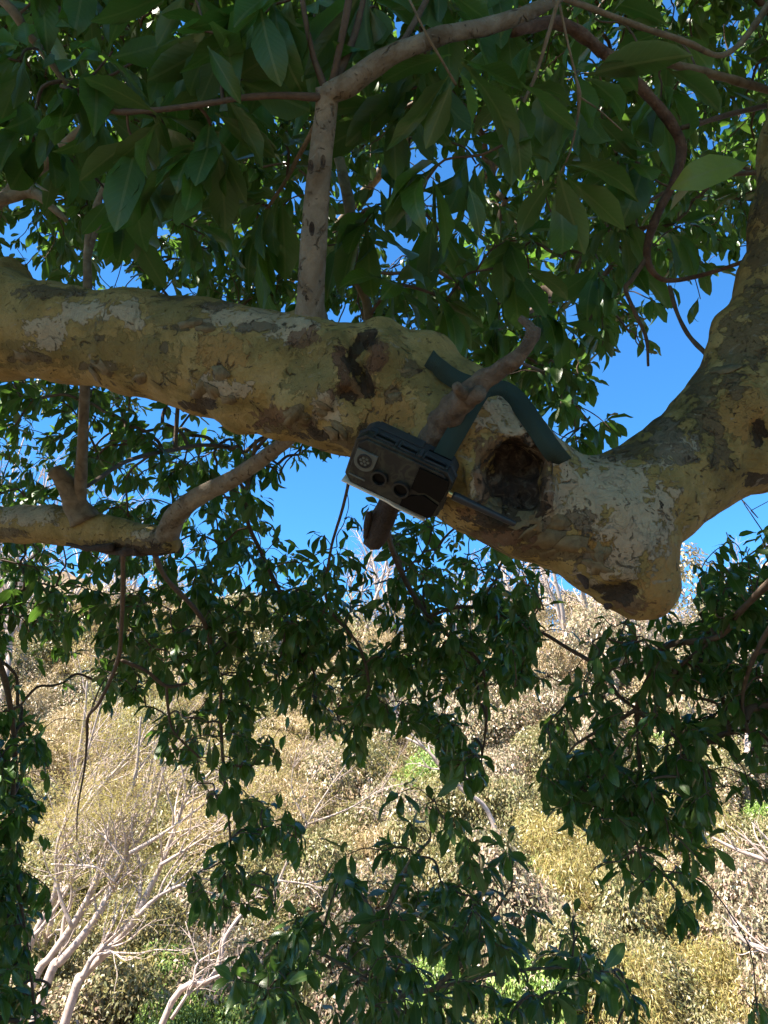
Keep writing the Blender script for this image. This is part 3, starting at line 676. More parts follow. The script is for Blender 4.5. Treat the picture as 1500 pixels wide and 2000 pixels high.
# ------------------------------------------------------------------ leaf templates
def leaf_template(seed, nseg=6, curl=0.5, fold=0.35, wave=0.03, width=0.38, side=0.0):
    """unit-long leaf along +Y, blade normal +Z"""
    rr = np.random.default_rng(seed)
    t = np.linspace(0, 1, nseg + 1)
    if nseg >= 5: t = np.array([0, .1, .28, .5, .72, .89, 1.0]) if nseg == 6 else t
    wd = np.where(t < 0.1, 0.03, 0) + width * 0.5 * np.clip(np.sin(PI * np.clip((t - 0.05) / 0.95, 0, 1) ** 1.22), 0, 1) ** 0.85
    wd = np.maximum(wd, 0.012); wd[0] = 0.012; wd[-1] = 0.006
    ang = curl * (t ** 1.4); y = np.concatenate([[0], np.cumsum(np.diff(t) * np.cos((ang[1:] + ang[:-1]) / 2))])
    z = -np.concatenate([[0], np.cumsum(np.diff(t) * np.sin((ang[1:] + ang[:-1]) / 2))])
    V = []; UV = []
    for k in range(len(t)):
        sx = side * t[k] ** 2
        for s in (-1, 0, 1):
            zz = z[k] + abs(s) * wd[k] * fold + (rr.normal() * wave if (s and 0 < k < nseg) else 0)
            V.append((sx + s * wd[k] * math.cos(fold * .7), y[k], zz)); UV.append((0.5 + s * 0.5 * min(1, wd[k] / (width * .5)), t[k]))
    F = []
    for k in range(nseg):
        for s in (0, 1):
            a = k * 3 + s; F.append((a, a + 1, a + 4, a + 3))
    return np.array(V), np.array(F), np.array(UV)
BIG = [leaf_template(k, 6, c, f, 0.028, w_, sd) for k, (c, f, w_, sd) in enumerate(
    ((0.4, 0.25, 0.37, .05), (0.9, 0.3, 0.32, -.08), (0.15, 0.4, 0.35, .0), (1.2, 0.2, 0.39, .1), (-0.25, 0.3, 0.32, -.05), (0.7, 0.6, 0.36, .06), (1.6, 0.35, 0.31, .0), (0.5, 0.1, 0.42, -.1)))]
SMALL = [leaf_template(20 + k, 2, c, 0.3, 0.0, 0.5, 0) for k, c in enumerate((0.3, 0.8, 0.1))]
def far_leaf(width, droop, fold):
    V = np.array([(0, 0, 0), (width / 2, .52, fold), (0, 1, -droop), (-width / 2, .52, fold)])
    return V, np.array([(0, 1, 2, 3)]), np.array([(.5, 0), (1, .5), (.5, 1), (0, .5)])
SHRUB = [far_leaf(.46, .25, .02), far_leaf(.40, .5, .08), far_leaf(.5, .05, -.02)]
THIN = [far_leaf(.15, .2, 0), far_leaf(.13, .5, 0)]

def leaf_rot(axis, nrm):
    y = unit(axis); z = unit(nrm - y * np.sum(nrm * y, -1, keepdims=True)); x = np.cross(y, z)
    return np.stack([x, y, z], -1)          # columns

def leaf_mesh(name, tmpl, pos, axis, nrm, size, var):
    R = leaf_rot(axis, nrm); Vs = []; Fs = []; Us = []; n0 = 0
    for k, (tv, tf, tu) in enumerate(tmpl):
        s = np.where(var == k)[0]
        if not len(s): continue
        V = np.einsum('nij,kj->nki', R[s], tv) * size[s, None, None] + pos[s, None, :]
        F = tf[None] + (np.arange(len(s)) * len(tv))[:, None, None] + n0
        Vs.append(V.reshape(-1, 3)); Fs.append(F.reshape(-1, 4)); Us.append(np.tile(tu, (len(s), 1))); n0 += len(s) * len(tv)
    return mesh_np(name, np.concatenate(Vs), [np.concatenate(Fs)], np.concatenate(Us))

def whorls(cen, dirs, nl, size, spread=1.0, droop=0.55, back=0.05):
    """leaves radiating from each twig tip and hanging; returns pos, axis, normal, size, var"""
    n = len(cen); d = unit(dirs)
    ref = np.where(np.abs(d[:, 2:3]) < 0.9, np.array([[0, 0, 1.0]]), np.array([[1.0, 0, 0]]))
    e1 = unit(np.cross(d, ref)); e2 = np.cross(d, e1)
    k = np.arange(nl)[None, :]
    ph = k * 2.39996 + rng.uniform(0, 6.28, (n, 1)) + rng.normal(0, .25, (n, nl))
    th = spread * rng.uniform(0.55, 1.35, (n, nl))
    ax = np.cos(th)[..., None] * d[:, None] + np.sin(th)[..., None] * (np.cos(ph)[..., None] * e1[:, None] + np.sin(ph)[..., None] * e2[:, None])
    ax[..., 2] -= droop * rng.uniform(0.3, 1.5, (n, nl))
    ax = unit(ax)
    up = np.array([0, 0, 1.0]) + rng.normal(0, .38, (n, nl, 3)) + 0.35 * (d[:, None] * 0 + unit(ax * [1, 1, 0]))
    pos = cen[:, None] - d[:, None] * rng.uniform(0, back, (n, nl, 1)) + ax * 0.008
    sz = size[:, None] * rng.uniform(0.6, 1.12, (n, nl))
    keep = (rng.random((n, nl)) < 0.93).ravel()
    return [a[keep] for a in (pos.reshape(-1, 3), ax.reshape(-1, 3), up.reshape(-1, 3), sz.ravel(), rng.integers(0, 8, n * nl))]

# ------------------------------------------------------------------ foliage masses: how thick the leaves stand, read off in 50-pixel cells
FMAP = """888888888888888888887788776677
888888888888888888887776667777
888888888888888888777776767777
888888888888888888777777777777
888888888888888776667777777777
888888888888866655257777777766
777777777777755532157777777777
677777777777655421157777777777
556777777776655544467777777777
556666677666666666677777777754
456666666666666677777777777732
666655556888888887788887776200
444444444444448888888888754000
444444444444444888888887441000
444444444444444448888882000000
777664333455555555557774000000
667765455566655555556777400000
566777777766545555556667300000
466777777752223555555555000000
576777777740012555555500000000
467777776631025676775000000011
666677777754324777775200000046
677777777777444666677200000677
777777778888833367777110000788
677778888888863388888115656888
643588888888887688888217777888
223677788777377666888276556888
511155338863777777711177454588
861115777711766888110664456677
870000680880043008810777788566
850000078800000007611999999824
830000007880000000300589999911
830000000776000000000058888820
830000007774000000000017777710
850000077740000000000004666600
840000077740000000000000206600
830000033000000000000000003300
830000000000000000000000000000
840000000000000000000000000000
850000000000000000000000000002""".split()
FM = np.array([[int(c) for c in r] for r in FMAP], float)
assert FM.shape == (40, 30), FM.shape
def fm_at(px, py):
    return FM[np.clip((np.asarray(py) // 50).astype(int), 0, 39), np.clip((np.asarray(px) // 50).astype(int), 0, 29)]
def depth_range(px, py):
    if py < 560: return (2.2, 4.6)
    if px > 840 and py < 900: return (2.0, 3.2)
    if px < 620 and py < 1150: return (2.8, 4.8)
    if px > 1010 and py > 1050: return (2.1, 3.0)
    if px < 200 and py > 1250: return (3.0, 3.9)
    return (2.8, 3.9)

cl_c, cl_d, cl_s = [], [], []
for iy in range(-4, 41):
    for ix in range(-7, 37):
        outside = ix < 0 or ix > 29 or iy < 0 or iy > 39
        cx, cy = np.clip(ix, 0, 29) * 50 + 25, np.clip(iy, 0, 39) * 50 + 25
        v = FM[cy // 50, cx // 50]
        if v == 0 or (outside and cy > 1150 and ix > 29 and cy > 1600): continue
        d0, d1 = depth_range(cx, cy); dm = (d0 + d1) / 2
        cov = min(v / 9 * 1.0, 0.955)
        lpx = (0.080 if cx > 1010 and cy > 1050 else 0.094) * FPX / dm
        nl = -math.log(1 - cov) * 2500 / (0.135 * lpx * lpx)
        nl *= 2.3 if cy < 560 else (2.6 if cy > 1150 and cx > 560 else 2.1)
        for _ in range(rng.poisson(nl / 7.4)):
            d = rng.uniform(d0, d1)
            x = ix * 50 + rng.uniform(0, 50); y = iy * 50 + rng.uniform(0, 50) - 0.25 * lpx
            cl_c.append(P(x, y, d)); cl_s.append(rng.uniform(0.072, 0.112) * (0.82 if cx > 1010 and cy > 1050 else 1.0))
n_mid = len(cl_c)
# big near whorls close overhead (px, py, depth, length)
near = [(140, 175, 1.05), (40, 120, 1.1), (300, 212, 1.0), (400, 60, 1.0), (180, -10, 1.1), (520, 25, 0.95), (270, 330, 1.05), (420, 290, 1.02), (360, 330, 1.0), (835, 350, 1.02), (890, 165, 0.95), (1010, 200, 1.0),
        (1140, 160, 1.05), (1085, 350, 1.05), (610, 60, 1.1), (760, 40, 1.05), (870, 0, 1.0), (500, 400, 1.15), (330, 250, 1.1), (770, 560, 1.25), (930, 530, 1.3), (1020, 560, 1.35), (500, 500, 1.2), (1220, 320, 1.25),
        (1290, 190, 1.3), (740, 230, 1.05), (560, 255, 1.1), (60, 30, 1.25), (40, 260, 1.2), (1190, 440, 1.3), (710, 440, 1.25), (820, 170, 1.05), (480, 140, 1.0), (220, 100, 1.05), (960, 60, 1.15), (1150, 20, 1.3),
        (1300, 60, 1.4), (1330, 440, 1.4), (1170, 540, 1.5), (700, 30, 1.0), (120, 300, 1.25), (240, 420, 1.3), (400, 460, 1.35), (870, 470, 1.4), (640, 480, 1.35), (1080, 620, 1.6), (960, 640, 1.5), (870, 590, 1.3), (1130, 250, 1.15), (440, 120, 1.15), (100, -60, 1.1), (360, -30, 1.05), (660, -60, 1.1), (930, -60, 1.1), (-80, 150, 1.1), (-60, 300, 1.2), (560, 110, 1.2), (330, 130, 1.2), (800, 270, 1.2), (930, 320, 1.25), (460, 230, 1.25), (200, 230, 1.15), (1230, 520, 1.4), (1010, 470, 1.3), (760, 400, 1.3)]
near_c = np.array([P(x, y, d) for x, y, d in near])
near_s = rng.uniform(0.105, 0.145, len(near))
# the rest of the crown: overhead and behind, where the frame does not reach, thinned where it would close gaps the photo shows
NRF = 8600
rc = np.stack([rng.uniform(-6.5, 5.5, NRF), rng.uniform(-6.5, 6.2, NRF), rng.uniform(0, 1, NRF)], -1)
rad = np.hypot(rc[:, 0] / 6.5, rc[:, 1] / 6.8)
rc[:, 2] = 4.3 + 2.3 * rc[:, 2] * np.sqrt(np.clip(1.15 - rad ** 2, 0.02, 2)) - 0.4 * rad ** 2
pxr, pyr, dr_ = proj(rc)
infr = (dr_ > 0.2) & (pxr > -120) & (pxr < 1620) & (pyr > -250) & (pyr < 2100)
dens = np.where(infr, np.where(fm_at(pxr, pyr) >= 7, 0.75, np.where(fm_at(pxr, pyr) >= 6, 0.35, 0)), 1.0)
dens = np.where((pyr > 520) & infr, 0, dens)
kp = (rng.random(NRF) < dens) & (rad < 1.08)
rc = rc[kp]
# unseen crown skirts, added round the sides and back to cut ambient light
NS = 2200
an_ = rng.uniform(math.radians(62), math.radians(298), NS); rd_ = rng.uniform(3.6, 6.4, NS)      # measured clockwise from +Y: sides and back
sk = np.stack([np.sin(an_) * rd_, np.cos(an_) * rd_, 0.9 + 3.9 * rng.random(NS) ** 0.8], -1)
# unseen leaf clusters added towards the sun to keep dapples off the limb
lk = TV[rng.integers(0, len(TV), 1100)]; hz = rng.uniform(4.2, 6.2, 1100)
sun_block = lk + SUN_DIR * ((hz - lk[:, 2]) / SUN_DIR[2])[:, None] + rng.normal(0, .22, (1100, 3))
rc = np.vstack([rc, sk, sun_block])

# ------------------------------------------------------------------ twigs: each tip joins the nearest wood, thicker where more tips hang on it
def grow_twigs(tips, roots, maxlen=2.5):
    rp = np.array([r[0] for r in roots]); nodes = np.vstack([rp, tips]); nr = len(rp)
    par = np.full(len(nodes), -1); best = np.full(len(tips), 1e9); bi = np.zeros(len(tips), int); path = np.zeros(len(nodes))
    for k in range(0, len(tips), 400):
        dd = np.linalg.norm(tips[k:k + 400, None] - rp[None], axis=2); bi[k:k + 400] = dd.argmin(1); best[k:k + 400] = dd.min(1)
    done = np.zeros(len(tips), bool); order = []
    for _ in range(len(tips)):
        k = int(np.where(done, 1e9, best).argmin()); done[k] = True; order.append(k); par[nr + k] = bi[k]
        path[nr + k] = path[bi[k]] + np.linalg.norm(nodes[bi[k]] - tips[k])
        dd = np.linalg.norm(tips - tips[k], axis=1) + 0.22 * path[nr + k]
        up = (~done) & (dd < best); best[up] = dd[up]; bi[up] = nr + k
    cnt = np.ones(len(nodes))
    for k in reversed(order):
        if par[nr + k] >= nr: cnt[par[nr + k]] += cnt[nr + k]
    return nodes, nr, par, cnt, order

def twig_mesh(name, nodes, nr, par, cnt, order, sides=5, r0=0.0014, keepfun=None, seg=3):
    T = Tubes(); dirs = np.zeros((len(nodes) - nr, 3))
    for k in order:
        a, b = nodes[par[nr + k]], nodes[nr + k]
        L_ = np.linalg.norm(b - a); v = (b - a) / max(L_, 1e-6)
        mid1 = a + (b - a) * 0.35 + np.array([0, 0, 0.10 * L_]) + rng.normal(0, .06 * L_, 3)
        mid2 = a + (b - a) * 0.72 + np.array([0, 0, 0.09 * L_]) + rng.normal(0, .05 * L_, 3)
        dirs[k] = unit(b - mid2)
        if keepfun is not None and not keepfun(b): continue
        c = catmull([a, mid1, mid2, b], seg)
        ra = r0 * (cnt[nr + k] + 0.6) ** 0.42; 
        T.add(c, np.linspace(ra * 1.15, ra * 0.9, len(c)), sides, 0, cap=False)
    return T.mesh(name), dirs

mid_tips = np.vstack([np.array(cl_c), near_c])
res = grow_twigs(mid_tips, ROOTS)
tw_me, tdirs = twig_mesh('twig', *res)
tw = keep_world(link('twigs', tw_me, M['twig']), TREE); tag(tw, kind='stuff'); tw['label'] = 'thin leafy twigs of the crown'
coarse = rc[::3]                                   # boughs first, then each remaining tip joins the nearest bough
res2 = grow_twigs(coarse, ROOTS)
nd, n_r, pr, ct, od = res2
rest = np.setdiff1d(np.arange(len(rc)), np.arange(0, len(rc), 3)); nn_i = np.zeros(len(rest), int)
for k in range(0, len(rest), 500): nn_i[k:k + 500] = ((rc[rest[k:k + 500], None] - coarse[None]) ** 2).sum(2).argmin(1)
nodes2 = np.vstack([nd, rc[rest]]); par2 = np.concatenate([pr, n_r + nn_i]); cnt2 = np.concatenate([ct, np.ones(len(rest))])
tw2_me, rd2 = twig_mesh('twig', nodes2, n_r, par2, cnt2, list(od) + list(range(len(coarse), len(coarse) + len(rest))), sides=3, r0=0.002, seg=1)
rdirs = np.zeros((len(rc), 3)); rdirs[::3] = rd2[:len(coarse)]; rdirs[rest] = rd2[len(coarse):]
tw2 = keep_world(link('twigs', tw2_me, M['twig']), TREE); tag(tw2, kind='stuff')

hang = np.tile([0, 0, -0.35], (len(mid_tips), 1))
m_sz = np.concatenate([np.array(cl_s), near_s])
pos, ax, nm_, sz, var = whorls(mid_tips, tdirs + hang, 8, m_sz, 1.0, 0.6)
# a few single leaves the photo shows apart: the yellow-green one by the trunk, the pale hanging one, one in the sky gap under the limb
solo = [((1468, 318, 1.1), (1352, 322, 1.04), 0.0), ((915, 362, 0.98), (945, 452, 0.97), 0.0), ((508, 10, 0.9), (528, 150, 0.88), 0.0), ((405, 90, 0.92), (458, 180, 0.9), 0.0), ((1000, 210, 0.95), (1030, 345, 0.95), 0.0)]
sp_ = np.array([P(*a) for a, b_, c in solo]); sa = np.array([P(*b_) - P(*a) for a, b_, c in solo])
pos = np.vstack([pos, sp_]); ax = np.vstack([ax, unit(sa)]); nm_ = np.vstack([nm_, -np.tile(FW, (len(solo), 1)) + 0.3 * UP]); sz = np.concatenate([sz, np.linalg.norm(sa, axis=1)]); var = np.concatenate([var, [7, 0, 7, 1, 0]])
ptip = pos + ax * sz[:, None]
x0, y0, dpt = proj(pos); x1, y1, d2 = proj(ptip)
# keep leaves off the lens, off the sky gaps, and off the face of the limb and the strapped camera
mx_, my_ = (x0 + x1) / 2, (y0 + y1) / 2
def gone(x, y): return ((fm_at(x, y) <= 0.5) | ((fm_at(x, y) <= 2.5) & (rng.random(len(x)) < .6))) & (x > 0) & (x < 1500) & (y > 0) & (y < 2000)
limb_top = np.interp(mx_, [0, 600, 780, 1000, 1100, 1250, 1400, 1460, 1500], [530, 630, 640, 740, 880, 860, 690, 560, 400])
tip_over = (y1 > np.interp(x1, [0, 150, 400, 600, 780, 900, 1000, 1100, 1250, 1400, 1460, 1500], [545, 570, 590, 640, 640, 690, 760, 890, 860, 690, 560, 400])) & (d2 < 1.15) & (y0 < 800)
bad = gone(x1, y1) | (gone(mx_, my_) & (rng.random(len(mx_)) < 0.6)) | tip_over | (np.minimum(dpt, d2) < 0.7)
bad[-len(solo):] = False; var[-len(solo)] = 3
pos, ax, nm_, sz, var, dpt, mx_, my_ = [a[~bad] for a in (pos, ax, nm_, sz, var, dpt, mx_, my_)]
nsolo = len(solo)
show = sz / np.maximum(dpt, 0.1) * ((mx_ > 20) & (mx_ < 1480) & (my_ > 15) & (my_ < 1985))
show[-nsolo:] = 9
top300 = np.argsort(-show)[:300]
R = leaf_rot(ax, nm_)
LM = []
for k, (tv, tf, tu) in enumerate(BIG):
    me = mesh_np('leaf', tv, [tf], tu); me.materials.append(M['leaf']); LM.append(me)
M['yleaf'] = leaf_material('leaf_yellow_green', [(0.16, 0.24, 0.03), (0.2, 0.28, 0.04)], (0.2, 0.26, 0.06), (0.35, 0.5, 0.05), 0.4, 0.35)
yme = LM[3].copy(); yme.materials.clear(); yme.materials.append(M['yleaf'])
fol = np.ones(len(pos), bool); fol[top300] = False
Tinv = Matrix.Translation(-Vector(TREE.location))
for k in top300:
    o = bpy.data.objects.new('leaf', yme if k == len(pos) - nsolo else LM[var[k]]); COL.objects.link(o)
    o.parent = TREE; o.matrix_parent_inverse = Tinv
    o.matrix_basis = Matrix.Translation(pos[k]) @ Matrix(R[k].tolist()).to_4x4() @ Matrix.Scale(float(sz[k]), 4)
    if k == len(pos) - nsolo: o['label'] = 'yellow-green leaf held out beside the rising trunk'
f = np.where(fol)[0]
fo = keep_world(link('foliage', leaf_mesh('foliage', BIG, pos[f], ax[f], nm_[f], sz[f], var[f]), M['leaf']), TREE)
tag(fo, kind='stuff'); fo['label'] = 'dark green drooping leaves in whorls'
rp, ra, rn, rs, rv = whorls(rc, rdirs + [0, 0, -0.2], 9, rng.uniform(0.13, 0.19, len(rc)), 1.15, 0.35, 0.2)
ro = keep_world(link('crown', leaf_mesh('crown', SMALL, rp, ra, rn, rs, rv % 3), M['leaf']), TREE); tag(ro, kind='stuff'); ro['label'] = 'leafy crown overhead, with unseen foliage added to shade the limb'
print('mid clusters', n_mid, 'leaves', len(pos), 'roof leaves', len(rp))

# ------------------------------------------------------------------ trail camera
M['case'] = plain_material('camouflage_case', (0.016, 0.019, 0.022), 0.55, 0.6, 45, bump=0.1)
mc, nt_, b_ = mat('camouflage_front'); Lk = nt_.links.new
tc = N(nt_, 'ShaderNodeTexCoord')
cc = ramp(nt_, tex_noise(nt_, tc.outputs['Object'], 42, 2, 0.5, 1.0), [(0.40, (0.008, 0.009, 0.009)), (0.47, (0.016, 0.018, 0.014)), (0.54, (0.030, 0.032, 0.023)), (0.62, (0.011, 0.012, 0.012))], 'CONSTANT')
Lk(cc, b_.inputs['Base Color']); b_.inputs['Roughness'].default_value = 0.5
M['camo'] = mc
M['gloss'] = plain_material('black_window', (0.0025, 0.0025, 0.003), 0.3, 0.1, spec=0.12)
M['rubber'] = plain_material('black_rubber', (0.010, 0.012, 0.016), 0.42, 0.3, 80)
M['brass'] = plain_material('brass', (0.55, 0.40, 0.18), 0.3, 0.2, metal=1.0)
M['greyp'] = plain_material('grey_plastic', (0.085, 0.095, 0.085), 0.55, 0.3)
M['pale'] = plain_material('pale_seal', (0.62, 0.56, 0.46), 0.5, 0.2)
CW, CH, CD = 0.138, 0.080, 0.050
rot = Matrix((RT, FW, UP)).transposed()            # local X right, Y away, Z up, as seen
rollM = Matrix.Rotation(math.radians(21.5), 3, 'Y')
pitchM = Matrix.Rotation(math.radians(38), 3, 'X')
yawM = Matrix.Rotation(math.radians(-6), 3, 'Z')
RC = (rot @ rollM @ pitchM @ yawM)
TC = empty('trail_camera', P(786, 917, 0.945)); TC.rotation_euler = RC.to_euler(); TC.scale = (0.92,) * 3
tag(TC, 'dark camouflage trail camera with a stub antenna strapped under the thick limb', 'trail camera')
def bm_obj(name, bm, mt, parent, bevel=0.0, seg=2, smooth=False):
    if bevel: bmesh.ops.bevel(bm, geom=list(bm.edges), offset=bevel, segments=seg, affect='EDGES', profile=0.6)
    bmesh.ops.recalc_face_normals(bm, faces=list(bm.faces))
    me = bpy.data.meshes.new(name); bm.to_mesh(me); bm.free()
    if smooth:
        for p in me.polygons: p.use_smooth = True
    return link(name, me, mt, parent)
def prism(outline, y0, y1):
    bm = bmesh.new()
    a = [bm.verts.new((x, y0, z)) for x, z in outline]; b = [bm.verts.new((x, y1, z)) for x, z in outline]
    bm.faces.new(a); bm.faces.new(b[::-1])
    for k in range(len(a)): bm.faces.new((a[k], b[k], b[(k + 1) % len(a)], a[(k + 1) % len(a)]))
    return bm
def bx(x0, x1, y0, y1, z0, z1): return prism([(x0, z0), (x1, z0), (x1, z1), (x0, z1)], y0, y1)
def octo(w_, h_, c): return [(-w_ / 2 + c, -h_ / 2), (w_ / 2 - c, -h_ / 2), (w_ / 2, -h_ / 2 + c), (w_ / 2, h_ / 2 - c), (w_ / 2 - c, h_ / 2), (-w_ / 2 + c, h_ / 2), (-w_ / 2, h_ / 2 - c), (-w_ / 2, -h_ / 2 + c)]
def cyl(x, z, r, y0, y1, n=28, ax_='y'):
    bm = prism([(x + r * math.cos(2 * PI * k / n), z + r * math.sin(2 * PI * k / n)) for k in range(n)], y0, y1); return bm
def ring(x, z, r0, r1, y0, y1, n=28):
    bm = bmesh.new(); R_ = []
    for (r, y) in ((r0, y0), (r1, y0), (r1, y1), (r0, y1)):
        R_.append([bm.verts.new((x + r * math.cos(2 * PI * k / n), y, z + r * math.sin(2 * PI * k / n))) for k in range(n)])
    for s in range(4):
        for k in range(n):
            bm.faces.new((R_[s][k], R_[s][(k + 1) % n], R_[(s + 1) % 4][(k + 1) % n], R_[(s + 1) % 4][k]))
    return bm
FRONT = -CD / 2
def fx(u): return (u - 0.5) * CW
def fz(v): return (0.5 - v) * CH
bm_obj('rear_shell', prism(octo(CW * 0.97, CH * 0.97, 0.010), -0.003, CD / 2), M['case'], TC, 0.0025)
bm_obj('rear_flange', prism(octo(CW * 1.02, CH * 1.03, 0.012), -0.006, 0.000), M['case'], TC, 0.0012)
bm_obj('front_shell', prism(octo(CW, CH, 0.011), FRONT + 0.003, -0.0065), M['camo'], TC, 0.002)
bm_obj('front_panel', prism(octo(CW * 0.93, CH * 0.90, 0.010), FRONT, FRONT + 0.006), M['camo'], TC, 0.0015)
bm_obj('seam_gasket', prism(octo(CW * 1.005, CH * 1.01, 0.0115), -0.0078, -0.0058), M['rubber'], TC)
# ribs and sunken slots along the upper side
for (a, b2) in ((0.16, 0.36), (0.41, 0.58), (0.66, 0.88)):
    bm_obj('latch_slot', bx(fx(a), fx(b2), -0.0145, -0.0085, CH / 2 - 0.002, CH / 2 + 0.0008), M['gloss'], TC, 0.0004)
    for u in (a - 0.012, a - 0.002, b2 + 0.004, b2 + 0.014):
        bm_obj('rib', bx(fx(u) - 0.0007, fx(u) + 0.0007, -0.018, 0.001, CH / 2 - 0.003, CH / 2 + 0.0026), M['case'], TC, 0.0003, 1)
    bm_obj('latch_bar', bx(fx(a + .01), fx(b2 - .01), -0.0185, -0.0155, CH / 2 - 0.002, CH / 2 + 0.002), M['case'], TC, 0.0005)
bm_obj('hinge_knuckle', bx(fx(.60), fx(.635), -0.018, -0.002, CH / 2 - 0.002, CH / 2 + 0.0045), M['case'], TC, 0.001)
bm_obj('strap_slot', bx(fx(.66), fx(.90), 0.009, 0.0125, CH / 2 - 0.004, CH / 2 - 0.0004), M['gloss'], TC, 0.0004)
bm_obj('top_ridge', bx(fx(.12), fx(.60), 0.006, 0.0235, CH / 2 - 0.004, CH / 2 + 0.001), M['case'], TC, 0.0012)
# lenses, light sensor dial, infrared windows
for (u, v, r) in ((0.345, 0.615, 0.0088), (0.578, 0.64, 0.0092)):
    lr = bm_obj('lens_ring', ring(fx(u), fz(v), r, r + 0.0030, FRONT - 0.0060, FRONT + 0.002), M['camo'], TC, 0.0006)
    bm_obj('lens', cyl(fx(u), fz(v), r + 0.0004, FRONT - 0.0012, FRONT + 0.001), M['gloss'], lr, smooth=False)
du, dv = fx(.155), fz(.42)
pl = [(du - 0.0145, dv + 0.0135), (du + 0.0150, dv + 0.0135), (du + 0.0145, dv - 0.004)] + [(du + 0.0145 * math.cos(a), dv - 0.003 + 0.0135 * math.sin(a)) for a in np.linspace(-0.15, -PI + .15, 10)] + [(du - 0.0145, dv - 0.004)]
bp_ = bm_obj('dial_plate', prism(pl[::-1], FRONT - 0.003, FRONT + 0.001), M['greyp'], TC, 0.0006)
dl = bm_obj('sensor_dial', ring(du, dv, 0.0088, 0.0102, FRONT - 0.0048, FRONT - 0.002), M['rubber'], bp_)
bm_obj('dial_face', cyl(du, dv, 0.0089, FRONT - 0.0038, FRONT - 0.002), M['camo'], bp_)
for k in range(7):
    a = 2 * PI * k / 6; rr_ = 0.0052 if k < 6 else 0
    bm_obj('facet', cyl(du + rr_ * math.cos(a), dv + rr_ * math.sin(a), 0.0019, FRONT - 0.0046, FRONT - 0.0034, 10), M['greyp'], bp_)
bm_obj('infrared_window', prism([(fx(.66), fz(.10)), (fx(.955), fz(.10)), (fx(.985), fz(.26)), (fx(.97), fz(.56)), (fx(.80), fz(.50)), (fx(.75), fz(.56)), (fx(.66), fz(.54))][::-1], FRONT - 0.0022, FRONT + 0.002), M['gloss'], TC, 0.0006)
bm_obj('infrared_window', prism([(fx(.70), fz(.66)), (fx(.75), fz(.62)), (fx(.80), fz(.56)), (fx(.965), fz(.63)), (fx(.95), fz(.90)), (fx(.92), fz(.955)), (fx(.62), fz(.955)), (fx(.62), fz(.80))][::-1], FRONT - 0.0022, FRONT + 0.002), M['gloss'], TC, 0.0006)
bm_obj('corner_strip', bx(fx(.045), fx(.22), FRONT - 0.0016, FRONT + 0.002, fz(.815), fz(.79)), M['greyp'], TC, 0.0004)
bm_obj('lower_lip', prism([(fx(0.0), fz(1.02)), (fx(.50), fz(1.02)), (fx(.58), fz(1.055)), (fx(.90), fz(1.055)), (fx(.90), fz(1.03)), (fx(.585), fz(1.03)), (fx(.505), fz(0.992)), (fx(0.0), fz(0.992))], FRONT - 0.001, FRONT + 0.024), M['pale'], TC, 0.0004)
bm_obj('base_plate', bx(fx(.12), fx(.92), FRONT + 0.010, CD / 2 - 0.004, fz(1.10), fz(0.99)), M['case'], TC, 0.002)
# antenna
def turned(prof, y, z, n=20):
    bm = bmesh.new(); R_ = [[bm.verts.new((x, y + r * math.cos(2 * PI * k / n), z + r * math.sin(2 * PI * k / n))) for k in range(n)] for x, r in prof]
    for a, b2 in zip(R_[:-1], R_[1:]):
        for k in range(n): bm.faces.new((a[k], a[(k + 1) % n], b2[(k + 1) % n], b2[k]))
    bm.faces.new(R_[0]); bm.faces.new(R_[-1][::-1])
    return bm
xa = CW / 2
ant = bm_obj('antenna', turned([(xa + 0.006, 0.0052), (xa + 0.010, 0.0062), (xa + 0.018, 0.0060), (xa + 0.040, 0.0052), (xa + 0.075, 0.0044), (xa + 0.0935, 0.0041), (xa + 0.0955, 0.0035), (xa + 0.0965, 0.002)], FRONT + 0.013, fz(.44)), M['rubber'], TC, smooth=True)
bm_obj('connector', turned([(xa - 0.002, 0.0050), (xa + 0.0015, 0.0050), (xa + 0.0016, 0.0036), (xa + 0.0075, 0.0036)], FRONT + 0.013, fz(.44)), M['brass'], ant)

